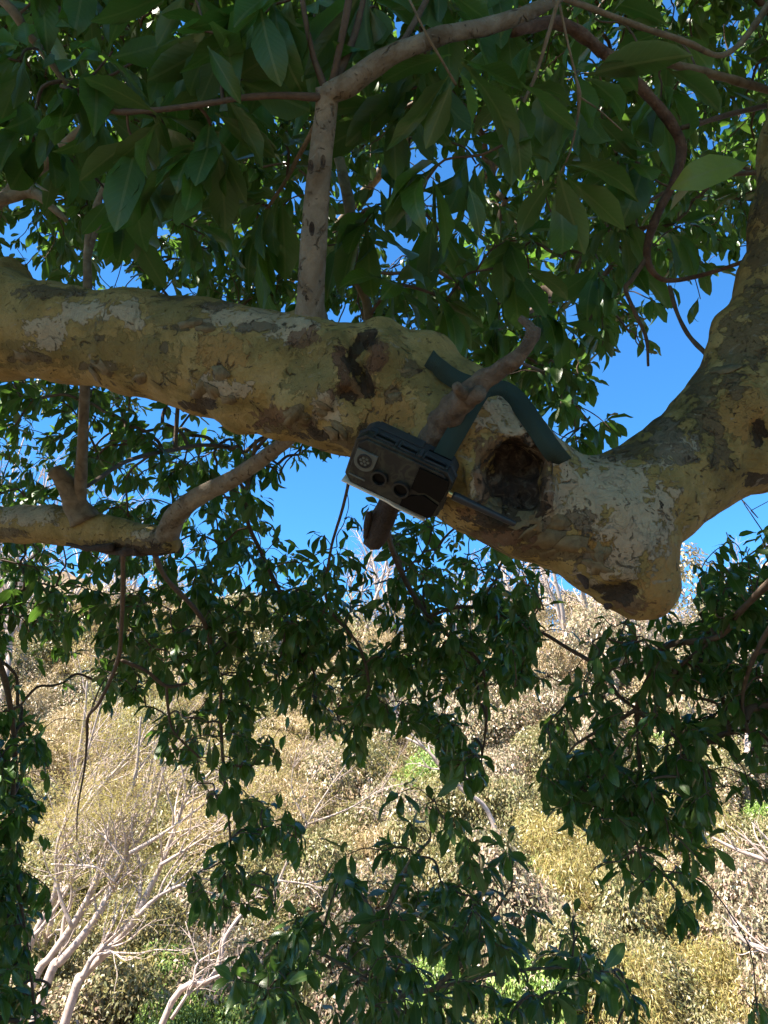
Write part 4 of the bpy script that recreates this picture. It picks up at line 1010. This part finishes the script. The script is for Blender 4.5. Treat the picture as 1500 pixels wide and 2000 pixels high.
# ------------------------------------------------------------------ strap
mw_, nt_, b_ = mat('green_webbing'); Lk = nt_.links.new
tc = N(nt_, 'ShaderNodeTexCoord'); wv = N(nt_, 'ShaderNodeTexWave'); wv.inputs['Scale'].default_value = 14; wv.bands_direction = 'Y'
Lk(tc.outputs['UV'], wv.inputs['Vector'])
Lk(mixc(nt_, wv.outputs[1], (0.012, 0.028, 0.022), (0.024, 0.052, 0.042)), b_.inputs['Base Color']); b_.inputs['Roughness'].default_value = 0.85
bp2 = N(nt_, 'ShaderNodeBump'); bp2.inputs['Strength'].default_value = 0.6; bp2.inputs['Distance'].default_value = 0.001
Lk(wv.outputs[1], bp2.inputs['Height']); Lk(bp2.outputs[0], b_.inputs['Normal'])
def ribbon(name, pts, wdir, width, parent, thick=0.0018, n=6):
    c = catmull(pts, n); wd = catmull(wdir, n); m_ = len(c); tan = unit(np.gradient(c, axis=0))
    V = []; U = []
    ln = np.concatenate([[0], np.cumsum(np.linalg.norm(np.diff(c, axis=0), axis=1))])
    for k in range(m_):
        wv_ = unit(wd[k] - tan[k] * (wd[k] @ tan[k])); nn = np.cross(tan[k], wv_)
        for (s, h) in ((-1, -1), (1, -1), (1, 1), (-1, 1)):
            V.append(c[k] + wv_ * s * width / 2 + nn * h * thick / 2); U.append((0.5 + s / 2, ln[k] * 20))
    F = [[k * 4 + s, k * 4 + (s + 1) % 4, (k + 1) * 4 + (s + 1) % 4, (k + 1) * 4 + s] for k in range(m_ - 1) for s in range(4)]
    F += [[3, 2, 1, 0], [(m_ - 1) * 4 + s for s in range(4)]]
    o = link(name, mesh_np(name, V, [np.array(F)], np.array(U), smooth=False), mw_)
    return keep_world(o, parent)
sp0, _ = on_limb(940, 775, 0.004)
ST = empty('webbing_strap', sp0); tag(ST, 'dark green webbing strap hooked over the dead spur and holding the trail camera', 'strap')
def lp(x, y, off): return on_limb(x, y, off)[0]
slot = np.array(TC.matrix_basis @ Vector((fx(.78), 0.0108, CH / 2 - 0.001))) if False else None
Mw = Matrix.Translation(TC.location) @ RC.to_4x4() @ Matrix.Scale(0.92, 4)
slot = np.array(Mw @ Vector((fx(.80), 0.0108, CH / 2 - 0.002)))
cx_dir = np.array(RC @ Vector((1, 0, 0)))
ribbon('band', [slot - (lp(905, 815, .02) - slot) * 0.03, slot * .6 + lp(905, 820, .018) * .4, lp(905, 820, .016), lp(922, 790, .008), lp(938, 765, 0.005), lp(955, 748, -0.01)],
       [cx_dir, cx_dir, cx_dir * .6 + RT * .4, RT * 0.9 - UP * .45, RT * 0.9 - UP * .5, RT * .9 - UP * .5], 0.024, ST)
ribbon('loose_end', [lp(838, 700, .012), lp(852, 712, .020), lp(872, 730, .018), lp(896, 744, .012), lp(920, 752, .006), lp(945, 758, .004)],
       [UP + .3 * RT, UP * .8 + .1 * RT - .5 * FW, UP * .8 - .2 * FW, UP * .8 + .3 * RT, UP + .3 * RT, UP + .3 * RT], 0.023, ST)
ribbon('tail', [lp(925, 770, .004), lp(955, 763, .008), lp(985, 764, .014), lp(1010, 782, .022), lp(1032, 812, .018), lp(1058, 850, .014), lp(1080, 882, .008), lp(1098, 903, .006)],
       [UP, UP + .3 * RT, UP + .55 * RT, UP * .7 + .8 * RT, UP * .55 + .8 * RT, UP * .5 + RT, UP * .35 + RT, UP * .2 + RT], 0.025, ST)

# ------------------------------------------------------------------ sapling in front, below
SMAP = """............................
...............55...........
...............566..........
.............6677665........
.............7777776........
............677777766.......
..........5777777777766.....
.........677776667777777....
.........7777666777777666...
.........8888777777776666..."""
SMR = SMAP.split('\n')
sc_ = []
for r_, row in enumerate(SMR):
    for c_, ch in enumerate(row):
        if ch == '.': continue
        lpx = 0.10 * FPX / 2.9; cov = int(ch) / 9
        for _ in range(rng.poisson(1.9 * -math.log(1 - cov) * 2500 / (0.135 * lpx * lpx) / 7.4)):
            sc_.append(P(c_ * 50 + rng.uniform(0, 50), 1500 + 50 * r_ + rng.uniform(0, 50) - 15, rng.uniform(2.4, 3.4)))
for _ in range(70): sc_.append(P(rng.uniform(430, 1300), rng.uniform(2000, 2200), rng.uniform(2.4, 3.4)))
sc_ = np.array(sc_)
gz_ = float(terrain_z(0.0, 2.8))
SAP = empty('sapling', (0.0, 2.8, gz_)); tag(SAP, 'young broad-leaved tree with drooping dark green leaves standing below the hanging limb', 'tree')
def sap_stem(pts, r0, r1):
    c = catmull(pts, 7); r = np.linspace(r0, r1, len(c)); t = Tubes(); t.add(c, r, 9, 0.15, freq=25)
    keep_world(link('stem', t.mesh('stem'), M['branch']), SAP); return [(c[k], r[k]) for k in range(3, len(c), 2)]
sr = []
b0 = np.array([0.0, 2.8, gz_ - 0.05])
sr += sap_stem([b0, P(735, 2000, 2.75), P(742, 1900, 2.75), P(750, 1800, 2.78), P(790, 1700, 2.8), P(840, 1640, 2.85)], 0.017, 0.005)
sr += sap_stem([b0, P(770, 2000, 2.85), P(850, 1930, 2.9), P(920, 1860, 2.9), P(960, 1790, 2.9), P(1000, 1730, 2.9)], 0.015, 0.004)
sr += sap_stem([P(742, 1930, 2.75), P(660, 1880, 2.8), P(580, 1840, 2.85), P(520, 1840, 2.9)], 0.008, 0.003)
sr += sap_stem([P(850, 1930, 2.9), P(980, 1900, 2.85), P(1100, 1890, 2.8), P(1200, 1900, 2.75)], 0.008, 0.003)
sr += sap_stem([P(750, 1810, 2.78), P(700, 1740, 2.85), P(670, 1690, 2.9)], 0.007, 0.003)
resS = grow_twigs(sc_, sr); stw, sdirs = twig_mesh('twigs', *resS)
tag(keep_world(link('twigs', stw, M['twig']), SAP), kind='stuff')
M['leaf2'] = leaf_material('sapling_leaf', [(0.028, 0.07, 0.014), (0.045, 0.105, 0.02), (0.035, 0.085, 0.03), (0.07, 0.14, 0.025)], (0.11, 0.16, 0.06), (0.18, 0.38, 0.04), 0.36, 0.3)
p_, a_, n_, s_, v_ = whorls(sc_, sdirs + [0, 0, -0.15], 8, rng.uniform(0.085, 0.12, len(sc_)), 1.05, 0.5)
xx, yy, dd_ = proj(p_ + a_ * s_[:, None] * .5)
shw = s_ / dd_ * ((xx > 20) & (xx < 1480) & (yy < 1980)); tp = np.argsort(-shw)[:220]
R = leaf_rot(a_, n_); SLM = []
for tv, tf, tu in BIG:
    me = mesh_np('leaf', tv, [tf], tu); me.materials.append(M['leaf2']); SLM.append(me)
Tinv = Matrix.Translation(-Vector(SAP.location)); fol = np.ones(len(p_), bool); fol[tp] = False
for k in tp:
    o = bpy.data.objects.new('leaf', SLM[v_[k]]); COL.objects.link(o); o.parent = SAP; o.matrix_parent_inverse = Tinv
    o.matrix_basis = Matrix.Translation(p_[k]) @ Matrix(R[k].tolist()).to_4x4() @ Matrix.Scale(float(s_[k]), 4)
f = np.where(fol)[0]
tag(keep_world(link('foliage', leaf_mesh('foliage', BIG, p_[f], a_[f], n_[f], s_[f], v_[f]), M['leaf2']), SAP), kind='stuff')

# ------------------------------------------------------------------ bare trees on the slope
M['feather'] = leaf_material('feathery_leaflet', [(0.30, 0.24, 0.08), (0.36, 0.29, 0.10), (0.24, 0.22, 0.07)], (0.3, 0.26, 0.1), (0.45, 0.38, 0.1), 0.35, 0.6, veins=False, spec=0.2)
def wander(p, d, length, n, rr_, bend=0.12, lift=0.05):
    pts = [np.array(p)]; d = unit(d)
    for _ in range(n):
        d = unit(d + rr_.normal(0, bend, 3) + np.array([0, 0, lift])); pts.append(pts[-1] + d * length / n)
    return np.array(pts)
def side_branches(c, r, rr_, T, TT, tips, count, lmul, level, favour, out=None):
    for _ in range(count):
        if out is not None: T = Tubes(); out.append(T)
        k = rr_.integers(int(len(c) * 0.25), len(c) - 1); tan = unit(c[min(k + 1, len(c) - 1)] - c[k])
        off = unit(np.cross(tan, rr_.normal(size=3)))
        d = unit(tan * 0.75 + off * rr_.uniform(0.4, 0.9) + favour * 0.25); ln = lmul * rr_.uniform(0.5, 1.2) * (1 - 0.5 * k / len(c))
        pts = wander(c[k], d, ln, 6, rr_, 0.16, 0.04); ra = min(r[k] * 0.6, 0.008 + 0.022 * ln * (1.2 if level else .8))
        cc = catmull(pts, 2); rad = np.linspace(ra, ra * 0.3, len(cc))
        (T if level else TT).add(cc, rad, 6 if level else 4, 0, cap=False)
        if level: side_branches(cc, rad, rr_, T, TT, tips, rr_.integers(4, 8), lmul * 0.5, level - 1, favour)
        else: tips.append((cc[-1], unit(cc[-1] - cc[-2]))); tips.append((cc[len(cc) // 2], unit(cc[-1] - cc[-3])))
def bare_tree(label, group, stems, seed, mt, cat='tree', nb=10, lmul=1.6, favour=(0.3, 0, 0.4), feather=0, levels=1, name='bare_tree', far=False):
    """stems: list of (points3d, r0, r1); the first one starts at the ground"""
    rr_ = np.random.default_rng(seed); fav = np.array(favour)
    root = empty(name, stems[0][0][0]); tag(root, label, cat, group)
    tips = []; TT = Tubes()
    for si, (pts, r0, r1) in enumerate(stems):
        c = catmull(pts, 6); r = np.linspace(r0, r1, len(c)) ; t = Tubes(); t.add(c, r, 9, 0.12, freq=4)
        keep_world(link('trunk' if si == 0 else 'stem', t.mesh('trunk'), mt), root)
        if far:
            side_branches(c, r, rr_, TT, TT, tips, nb, lmul, levels, fav)
        else:
            out = []; side_branches(c, r, rr_, None, TT, tips, nb, lmul, levels, fav, out)
            for tb in out:
                if tb.V: keep_world(link('branch', tb.mesh('branch'), mt), root)
    if TT.V: tag(keep_world(link('twigs', TT.mesh('twigs'), mt), root), kind='stuff')
    if feather and tips:
        pos = []; axs_ = []
        for (p, d) in tips:
            hd = unit(np.array([d[0], d[1], 0.02]) + 1e-3); sd = np.array([-hd[1], hd[0], 0])
            for _ in range(feather):
                u = rr_.uniform(-0.35, 0.6); s = rr_.choice([-1, 1]); pos.append(p + hd * u + sd * rr_.normal(0, .12) + [0, 0, rr_.normal(0, .035)]); axs_.append(unit(sd * s + hd * 0.5 + rr_.normal(0, .2, 3)))
        pos = np.array(pos); axs_ = np.array(axs_)
        nn = np.tile([0, 0, 1.0], (len(pos), 1)) + rr_.normal(0, .3, (len(pos), 3))
        tag(keep_world(link('foliage', leaf_mesh('foliage', THIN, pos, axs_, nn, rr_.uniform(.06, .12, len(pos)), rr_.integers(0, 2, len(pos))), M['feather']), root), kind='stuff')
    return root
def to_ground(px, py, d, dx=-0.6):
    p = P(px, py, d); g = np.array([p[0] + dx, p[1], 0]); g[2] = terrain_z(g[0], g[1]) - 0.1; return g, p
def stem_px(pts, d, r0, r1, ground=True, dx=-0.6):
    c = [P(x, y, d + 0.12 * k) for k, (x, y) in enumerate(pts)]
    if ground: c = [to_ground(*pts[0], d, dx)[0]] + c
    return (c, r0, r1)
LG = 'pale leaning bare trees at the foot of the slope'
bt = [([(143, 1947), (160, 1910), (217, 1850), (267, 1790), (290, 1740), (313, 1693), (337, 1630), (365, 1560), (420, 1500)], 11.5, 0.095, 0.03, [([(267, 1790), (310, 1750), (360, 1725), (400, 1700)], .05, .02), ([(313, 1690), (370, 1655), (440, 1610)], .04, .012), ([(160, 1910), (185, 1865), (240, 1815)], 0.06, .03)]),
      ([(90, 1925), (120, 1877), (160, 1830), (200, 1773), (223, 1723), (253, 1667), (277, 1630), (300, 1587), (310, 1543), (325, 1480)], 12.0, 0.095, 0.025, [([(253, 1667), (300, 1640), (345, 1610), (400, 1570), (440, 1545)], .05, .015), ([(223, 1723), (190, 1695), (150, 1690), (100, 1688)], .03, .02), ([(245, 1685), (210, 1640), (190, 1620)], .03, .02)]),
      ([(60, 1930), (100, 1867), (140, 1810), (180, 1737), (213, 1640), (240, 1580), (262, 1527), (270, 1470), (275, 1400)], 12.6, 0.095, 0.022, [([(180, 1737), (200, 1690), (235, 1630)], .04, .015), ([(140, 1810), (115, 1740), (112, 1650), (150, 1560), (170, 1480)], .045, .014)]),
      ([(7, 2000), (20, 1933), (67, 1827), (110, 1740), (130, 1640), (170, 1570), (240, 1490), (300, 1420)], 13.2, 0.11, 0.025, [([(67, 1827), (90, 1800), (140, 1720), (160, 1620)], .05, .02), ([(110, 1650), (150, 1540), (190, 1400), (215, 1310)], .04, .012)]),
      ([(40, 2000), (70, 1900), (100, 1800), (120, 1650), (150, 1500), (165, 1400), (170, 1330)], 14.5, 0.10, 0.02, [([(110, 1700), (200, 1540), (300, 1450), (380, 1390)], .045, .012)]),
      ([(317, 2000), (410, 1913), (430, 1870), (437, 1837), (460, 1800), (477, 1777), (493, 1733)], 10.5, 0.065, 0.018, [([(410, 1913), (450, 1900), (500, 1905), (560, 1890)], .03, .014), ([(335, 1990), (375, 1925), (388, 1880), (440, 1850)], .035, .012), ([(388, 1880), (375, 1840), (362, 1800)], .014, .006), ([(408, 1880), (412, 1810)], .016, .006)])]
bt[5:5] = [([(60, 1980), (150, 1800), (240, 1640), (330, 1530), (430, 1450), (520, 1400)], 14.2, .075, .016, [([(240, 1640), (280, 1560), (300, 1470), (330, 1380)], .035, .01), ([(330, 1530), (380, 1510), (450, 1500), (540, 1475)], .03, .01)]),
            ([(100, 1990), (190, 1790), (250, 1620), (300, 1480), (340, 1360), (365, 1270)], 15.0, .075, .014, [([(250, 1620), (330, 1480), (420, 1370), (500, 1310)], .035, .01), ([(190, 1790), (170, 1640), (190, 1500), (230, 1380)], .035, .01)]),
            ([(470, 1990), (500, 1860), (545, 1720), (600, 1610), (650, 1530), (700, 1462)], 15.5, .06, .014, [([(545, 1720), (610, 1730), (680, 1760)], .03, .012), ([(600, 1610), (570, 1540), (580, 1460)], .028, .01), ([(600, 1610), (680, 1580), (750, 1540), (800, 1530)], .028, .01)])]
lab = ['pale bare tree with two slim forks, leaning right beside an olive bush', 'pale bare tree crossed by a long sagging side branch', 'slim pale bare tree leaning between two stouter ones', 'stout pale bare trunk half hidden by the hanging leaf curtain',
       'tall pale bare tree reaching up behind the leaning group', 'slender bare tree sweeping far over to the right with long straight boughs', 'slender bare tree forking low into a steep and a leaning bough', 'thin bare tree with sideways boughs beyond the hanging leaf curtain', 'low forked bare tree with crooked pale limbs beside the sapling']
for k, (main, d, r0, r1, subs) in enumerate(bt):
    st_ = [stem_px(main, d, r0 * .8, r1 * .8)] + [stem_px(s[0], d - 0.05, s[1] * .75, s[2] * .75, False) for s in subs]
    bare_tree(lab[k], LG, st_, 100 + k, M['palebark'], nb=8 if k < 8 else 4, lmul=1.7 if k < 8 else 0.6, favour=(0.5, 0, 0.35), feather=14 if k < 8 else 0)
# bare crowns reaching in from the right edge, low on the slope
for k, (main, d, subs, lb) in enumerate((
        ([(1600, 1760), (1540, 1700), (1500, 1682), (1440, 1660), (1390, 1635), (1350, 1610)], 9.5, [([(1500, 1682), (1460, 1640), (1420, 1612)], .02, .006), ([(1540, 1690), (1500, 1640), (1468, 1606)], .02, .006), ([(1510, 1680), (1480, 1640), (1470, 1610)], .016, .005), ([(1440, 1660), (1410, 1628)], .012, .005)], 'bare pinkish branches fanning out before a dark gap in the bushes'),
        ([(1600, 1890), (1550, 1870), (1500, 1856), (1450, 1835), (1430, 1795), (1418, 1768)], 9.0, [([(1500, 1856), (1460, 1822), (1440, 1800)], .014, .006), ([(1500, 1862), (1470, 1848), (1458, 1830)], .012, .006)], 'small bare crown with curved pale twigs low at the slope foot'))):
    st_ = [stem_px(main, d, 0.05, 0.010, dx=0.5)] + [stem_px(s[0], d, s[1], s[2], False) for s in subs]
    bare_tree(lb, None, st_, 140 + k, M['palebark'], nb=3, lmul=0.5, favour=(-0.5, 0, 0.3), levels=0)
bare_tree('broken bare tree leaning left across the middle of the slope', None, [stem_px([(960, 1600), (905, 1545), (865, 1500), (830, 1462), (790, 1440), (745, 1425)], 17, 0.06, 0.02, dx=0.6), stem_px([(865, 1500), (850, 1450), (820, 1400)], 17, .035, .012, False), stem_px([(830, 1462), (780, 1410), (740, 1380)], 17, .03, .012, False)], 160, M['palebark'], nb=6, lmul=1.2, favour=(-.6, 0, .3))
# skyline bare trees
sky_t = [(1090, 33, 7.5), (1150, 35, 8.5), (990, 36, 6.5), (900, 34, 5.0), (760, 37, 6.0), (700, 36, 5.5), (1240, 34, 6.0), (60, 30, 11.0), (-40, 27, 12.0), (140, 34, 10.0), (230, 33, 8.0), (-120, 31, 12.0), (20, 36, 11.0), (330, 36, 6), (1050, 40, 6.5), (1420, 30, 6)]
for k, (px, d, hgt) in enumerate(sky_t):
    rr_ = np.random.default_rng(300 + k); x = (px - 750) / FPX * d * 1.0; y = d * math.cos(PITCH); b0 = np.array([x, y, terrain_z(x, y) - .2])
    st_ = []
    for s in range(3):
        pts = wander(b0 if s == 0 else b0 + [0, 0, hgt * .25], np.array([rr_.normal(0, .25), rr_.normal(0, .2), 1]), hgt * (1 if s == 0 else .7), 7, rr_, 0.13, 0.12)
        st_.append((pts, 0.13 if s == 0 else .08, 0.02))
    bare_tree(('tall ' if hgt >= 7 else ('short ' if hgt <= 5.5 else '')) + 'leafless pinkish tree with fine twigs standing on the skyline' + (' above the rusty bushes' if px > 1000 else ' above the straw-coloured slope') if px > 400 else 'tall leafless pale tree on the high left shoulder of the hill', 'bare trees along the hilltop' if px > 400 else 'bare trees on the hill shoulder', st_, 330 + k, M['palebark'], nb=11, lmul=hgt * .3, favour=(0, 0, .5), far=True)

# ------------------------------------------------------------------ shrubs on the slope
KIND = {
    'olive': dict(cols=[(0.07, 0.085, 0.03), (0.15, 0.15, 0.06), (0.26, 0.21, 0.11), (0.12, 0.15, 0.05), (0.22, 0.20, 0.10)], tm=SHRUB, ls=0.072, n=6200, r=(1.15, 1.15, .95), label='olive green leafy shrub', group='olive shrubs on the slope'),
    'grey': dict(cols=[(0.05, 0.066, 0.028), (0.22, 0.205, 0.13), (0.40, 0.27, 0.21), (0.12, 0.14, 0.06), (0.42, 0.29, 0.22), (0.10, 0.12, 0.05), (0.30, 0.28, 0.21), (0.15, 0.165, 0.075)], tm=SHRUB, ls=0.078, n=5800, r=(1.25, 1.2, 1.0), label='grey-green and rusty shrub', group='grey-green shrubs on the slope'),
    'rusty': dict(cols=[(0.36, 0.23, 0.15), (0.10, 0.115, 0.045), (0.46, 0.31, 0.23), (0.20, 0.21, 0.10), (0.42, 0.30, 0.22), (0.14, 0.16, 0.06)], tm=SHRUB, ls=0.076, n=5600, r=(1.2, 1.15, .9), label='rusty brown half-dry shrub', group='rusty shrubs on the slope'),
    'yellow': dict(cols=[(0.20, 0.20, 0.05), (0.33, 0.28, 0.09), (0.14, 0.18, 0.045), (0.30, 0.24, 0.11), (0.08, 0.10, 0.03)], tm=THIN, ls=0.085, n=6400, r=(.9, .9, 1.1), label='yellow-green narrow-leaved shrub', group='yellow-green shrubs on the slope'),
    'bright': dict(cols=[(0.09, 0.19, 0.035), (0.15, 0.26, 0.05), (0.20, 0.28, 0.07)], tm=SHRUB, ls=0.07, n=6000, r=(1.0, 1.0, .8), label='fresh green leafy shrub', group='fresh green shrubs on the slope'),
    'straw': dict(cols=[(0.33, 0.26, 0.13), (0.18, 0.16, 0.06), (0.42, 0.32, 0.20), (0.26, 0.22, 0.10), (0.40, 0.29, 0.19)], tm=THIN, ls=0.095, n=6200, r=(1.3, 1.2, .75), label='straw-coloured feathery shrub', group='straw-coloured shrubs on the slope')}
protos = {}
for kn, kd in KIND.items():
    kd['cols'] = [tuple(min(.62, x * g) for x, g in zip(c, (1.56, 1.38, 1.42))) for c in kd['cols']]
    mt = leaf_material('shrub_' + kn, kd['cols'], tuple(min(1, c * 1.2) for c in kd['cols'][1]), tuple(min(1, c * 1.5) for c in kd['cols'][1]), 0.22, 0.42, veins=False, spec=0.55)
    lst = []
    for v in range(3):
        rr_ = np.random.default_rng(sum(map(ord, kn)) % 7 + v * 13 + len(kn)); n = kd['n']
        lob = rr_.normal(0, 1, (11, 3)); lob[:, 2] = np.abs(lob[:, 2]); lob = unit(lob) * rr_.uniform(.35, .75, (11, 1))
        li = rr_.integers(0, 11, n); u = unit(rr_.normal(size=(n, 3))); u[:, 2] = np.where(rr_.random(n) < .75, np.abs(u[:, 2]), u[:, 2])
        p = lob[li] + u * (rr_.uniform(.55, 1, n) ** .5 * rr_.uniform(.3, .5, 11)[li])[:, None]
        p = p * np.array(kd['r']) + [0, 0, .25]
        a = unit(u * [1, 1, .4] + rr_.normal(0, .5, (n, 3)) - [0, 0, .45])
        nn = u + rr_.normal(0, .5, (n, 3)) + [0, 0, .6]
        me = leaf_mesh('foliage', kd['tm'], p, a, nn, kd['ls'] * rr_.uniform(.6, 1.25, n), rr_.integers(0, len(kd['tm']), n)); me.materials.append(mt)
        T = Tubes()
        for s in range(7):
            e = lob[s] * np.array(kd['r']) + [0, 0, .25]; c = catmull([[0, 0, -.35], e * .4 + rr_.normal(0, .07, 3), e], 3); T.add(c, np.linspace(.03, .008, len(c)), 4, 0, cap=False)
        ms = T.mesh('stems'); ms.materials.append(M['twig']); lst.append((me, ms))
    protos[kn] = lst
rs_ = random.Random(21); placed = []; nsh = 0
def pick_kind(px, py):
    u = rs_.random()
    if px < 760 and py < 1720: return 'straw' if u < .55 else ('olive' if u < .88 else 'rusty')
    if px < 1000 and py >= 1720: return 'bright' if u < .33 else ('olive' if u < .86 else 'grey')
    if px >= 1080 and 1660 < py: return 'yellow' if (u < .5 and px < 1420) else ('grey' if u < .68 else 'olive')
    if py < 1480: return 'rusty' if u < .55 else ('grey' if u < .8 else 'straw')
    return 'grey' if u < .45 else ('rusty' if u < .6 else ('olive' if u < .92 else 'bright'))
SHR = []
def add_shrub(x, y, kn, sc, tall=1.0):
    global nsh
    me, ms = rs_.choice(protos[kn]); z = float(terrain_z(x, y))
    root = empty('shrub', (x, y, z)); root.rotation_euler = (0, 0, rs_.uniform(0, 6.28)); root.scale = (sc, sc, sc * tall * 1.25)
    SHR.append((root, x, y, kn, sc, tall))
    o = link('foliage', me, None, root); o['kind'] = 'stuff'; link('stems', ms, None, root); nsh += 1
tries = 0
while nsh < 295 and tries < 30000:
    tries += 1
    y = 13.5 + 25 * rs_.random() ** 1.1; x = rs_.uniform(-0.62, 0.62) * y
    px, py, d = proj(np.array([x, y, float(terrain_z(x, y)) + .5]))
    if not (-140 < px < 1640 and 1080 < py < 2130): continue
    if 1400 < px < 1480 and 1600 < py < 1900 and rs_.random() < .8: continue
    mind = 0.046 * y
    if any((x - a) ** 2 + (y - b) ** 2 < mind ** 2 for a, b in placed): continue
    placed.append((x, y)); add_shrub(x, y, pick_kind(px, py), rs_.uniform(.75, 1.25) * (0.70 + 0.020 * y), rs_.uniform(.85, 1.3))
ADJ = dict(olive='an olive', grey='a grey-green', rusty='a rusty', yellow='a yellow-green', bright='a fresh green', straw='a straw-coloured')
for (root, x, y, kn, sc, tall) in SHR:
    o = min((q for q in SHR if q[0] is not root), key=lambda q: (q[1] - x) ** 2 + (q[2] - y) ** 2)
    slope = 'at the slope foot' if y < 18 else ('low on the slope' if y < 22 else ('halfway up the slope' if y < 28 else 'high under the crest'))
    build = 'tall' if tall > 1.14 else ('low wide' if tall < 0.99 else 'rounded'); big = 'big ' if sc > 1.28 else ('small ' if sc < 1.0 else '')
    by = 'beside another like it' if o[3] == kn else 'beside ' + ADJ[o[3]] + ' one'
    tag(root, big + build + ' ' + KIND[kn]['label'] + ' ' + slope + ' ' + by, 'shrub', KIND[kn]['group'])
print('shrubs', nsh)
# leafy trees standing on the crest
def leafy_tree(label, px, d, hgt, kn, rad, seed):
    rr_ = np.random.default_rng(seed); x = (px - 750) / FPX * d; y = d * math.cos(PITCH); z = float(terrain_z(x, y))
    root = empty('hilltop_tree', (x, y, z)); tag(root, label, 'tree')
    t = Tubes(); c = wander([0, 0, -.3], [rr_.normal(0, .15), 0, 1], hgt * .75, 6, rr_, .1, .1); t.add(c, np.linspace(.16, .05, len(c)), 8, .1, freq=4)
    for s in range(7):
        q = c[rr_.integers(2, 6)]; e = wander(q, [rr_.normal(), rr_.normal(), .7], hgt * .35, 4, rr_); t.add(e, np.linspace(.06, .015, len(e)), 5, 0, cap=False)
    link('trunk', t.mesh('trunk'), M['palebark'], root)
    n = 5200; lob = rr_.normal(size=(16, 3)) * [rad * .55, rad * .5, hgt * .16] + [0, 0, hgt * .68]; li = rr_.integers(0, 16, n); u = unit(rr_.normal(size=(n, 3)))
    p = lob[li] + u * (rr_.uniform(.4, 1, n) ** .5 * rr_.uniform(.5, .95, 16)[li])[:, None]
    o = link('crown', leaf_mesh('crown', SHRUB, p, unit(u * [1, 1, .3] - [0, 0, .5] + rr_.normal(0, .4, (n, 3))), u + [0, 0, .7], rr_.uniform(.1, .2, n), rr_.integers(0, 3, n)), protos[kn][0][0].materials[0], root); o['kind'] = 'stuff'
leafy_tree('rusty leafed tree rising above the crest beside the limb elbow', 1370, 24, 7.6, 'rusty', 2.2, 1)
leafy_tree('rusty grey tree on the crest left of the limb elbow', 1160, 30, 5.0, 'grey', 2.0, 2)
leafy_tree('olive tree on the crest in the middle of the skyline', 560, 31, 4.6, 'olive', 2.2, 3)
leafy_tree('tall rusty tree at the right end of the crest', 1520, 22, 7.0, 'grey', 2.4, 4)
leafy_tree('straw-coloured tree on the left of the crest', 300, 32, 5.0, 'straw', 2.4, 5)

# leaf litter and dry grass between the shrubs
n = 80000
y = 13 + 26 * rng.random(n) ** 1.1; x = rng.uniform(-.64, .64, n) * y
p = np.stack([x, y, terrain_z(x, y) + 0.45 * rng.random(n) ** 2 + .01], -1)
a = unit(rng.normal(size=(n, 3)) * [1, 1, .6] + [0, 0, .3]); nn = rng.normal(0, .5, (n, 3)) + [0, -.3, 1]
M['litter'] = leaf_material('leaf_litter', [(0.24, 0.17, 0.10), (0.12, 0.12, 0.045), (0.36, 0.26, 0.17), (0.14, 0.15, 0.055)], (0.36, 0.26, 0.15), (0.4, 0.3, 0.15), 0.15, 0.7, veins=False, spec=0.2)
lt = link('leaf_litter', leaf_mesh('leaf_litter', SHRUB, p, a, nn, rng.uniform(.06, .15, n), rng.integers(0, 3, n)), M['litter'])
tag(lt, 'dry leaf litter covering the slope between the shrubs', 'leaf litter', kind='stuff')

print('unique triangles', sum(sum(len(p.vertices) - 2 for p in m.polygons) for m in bpy.data.meshes if len(m.polygons) < 2000) + sum(int(2 * len(m.polygons)) for m in bpy.data.meshes if len(m.polygons) >= 2000))
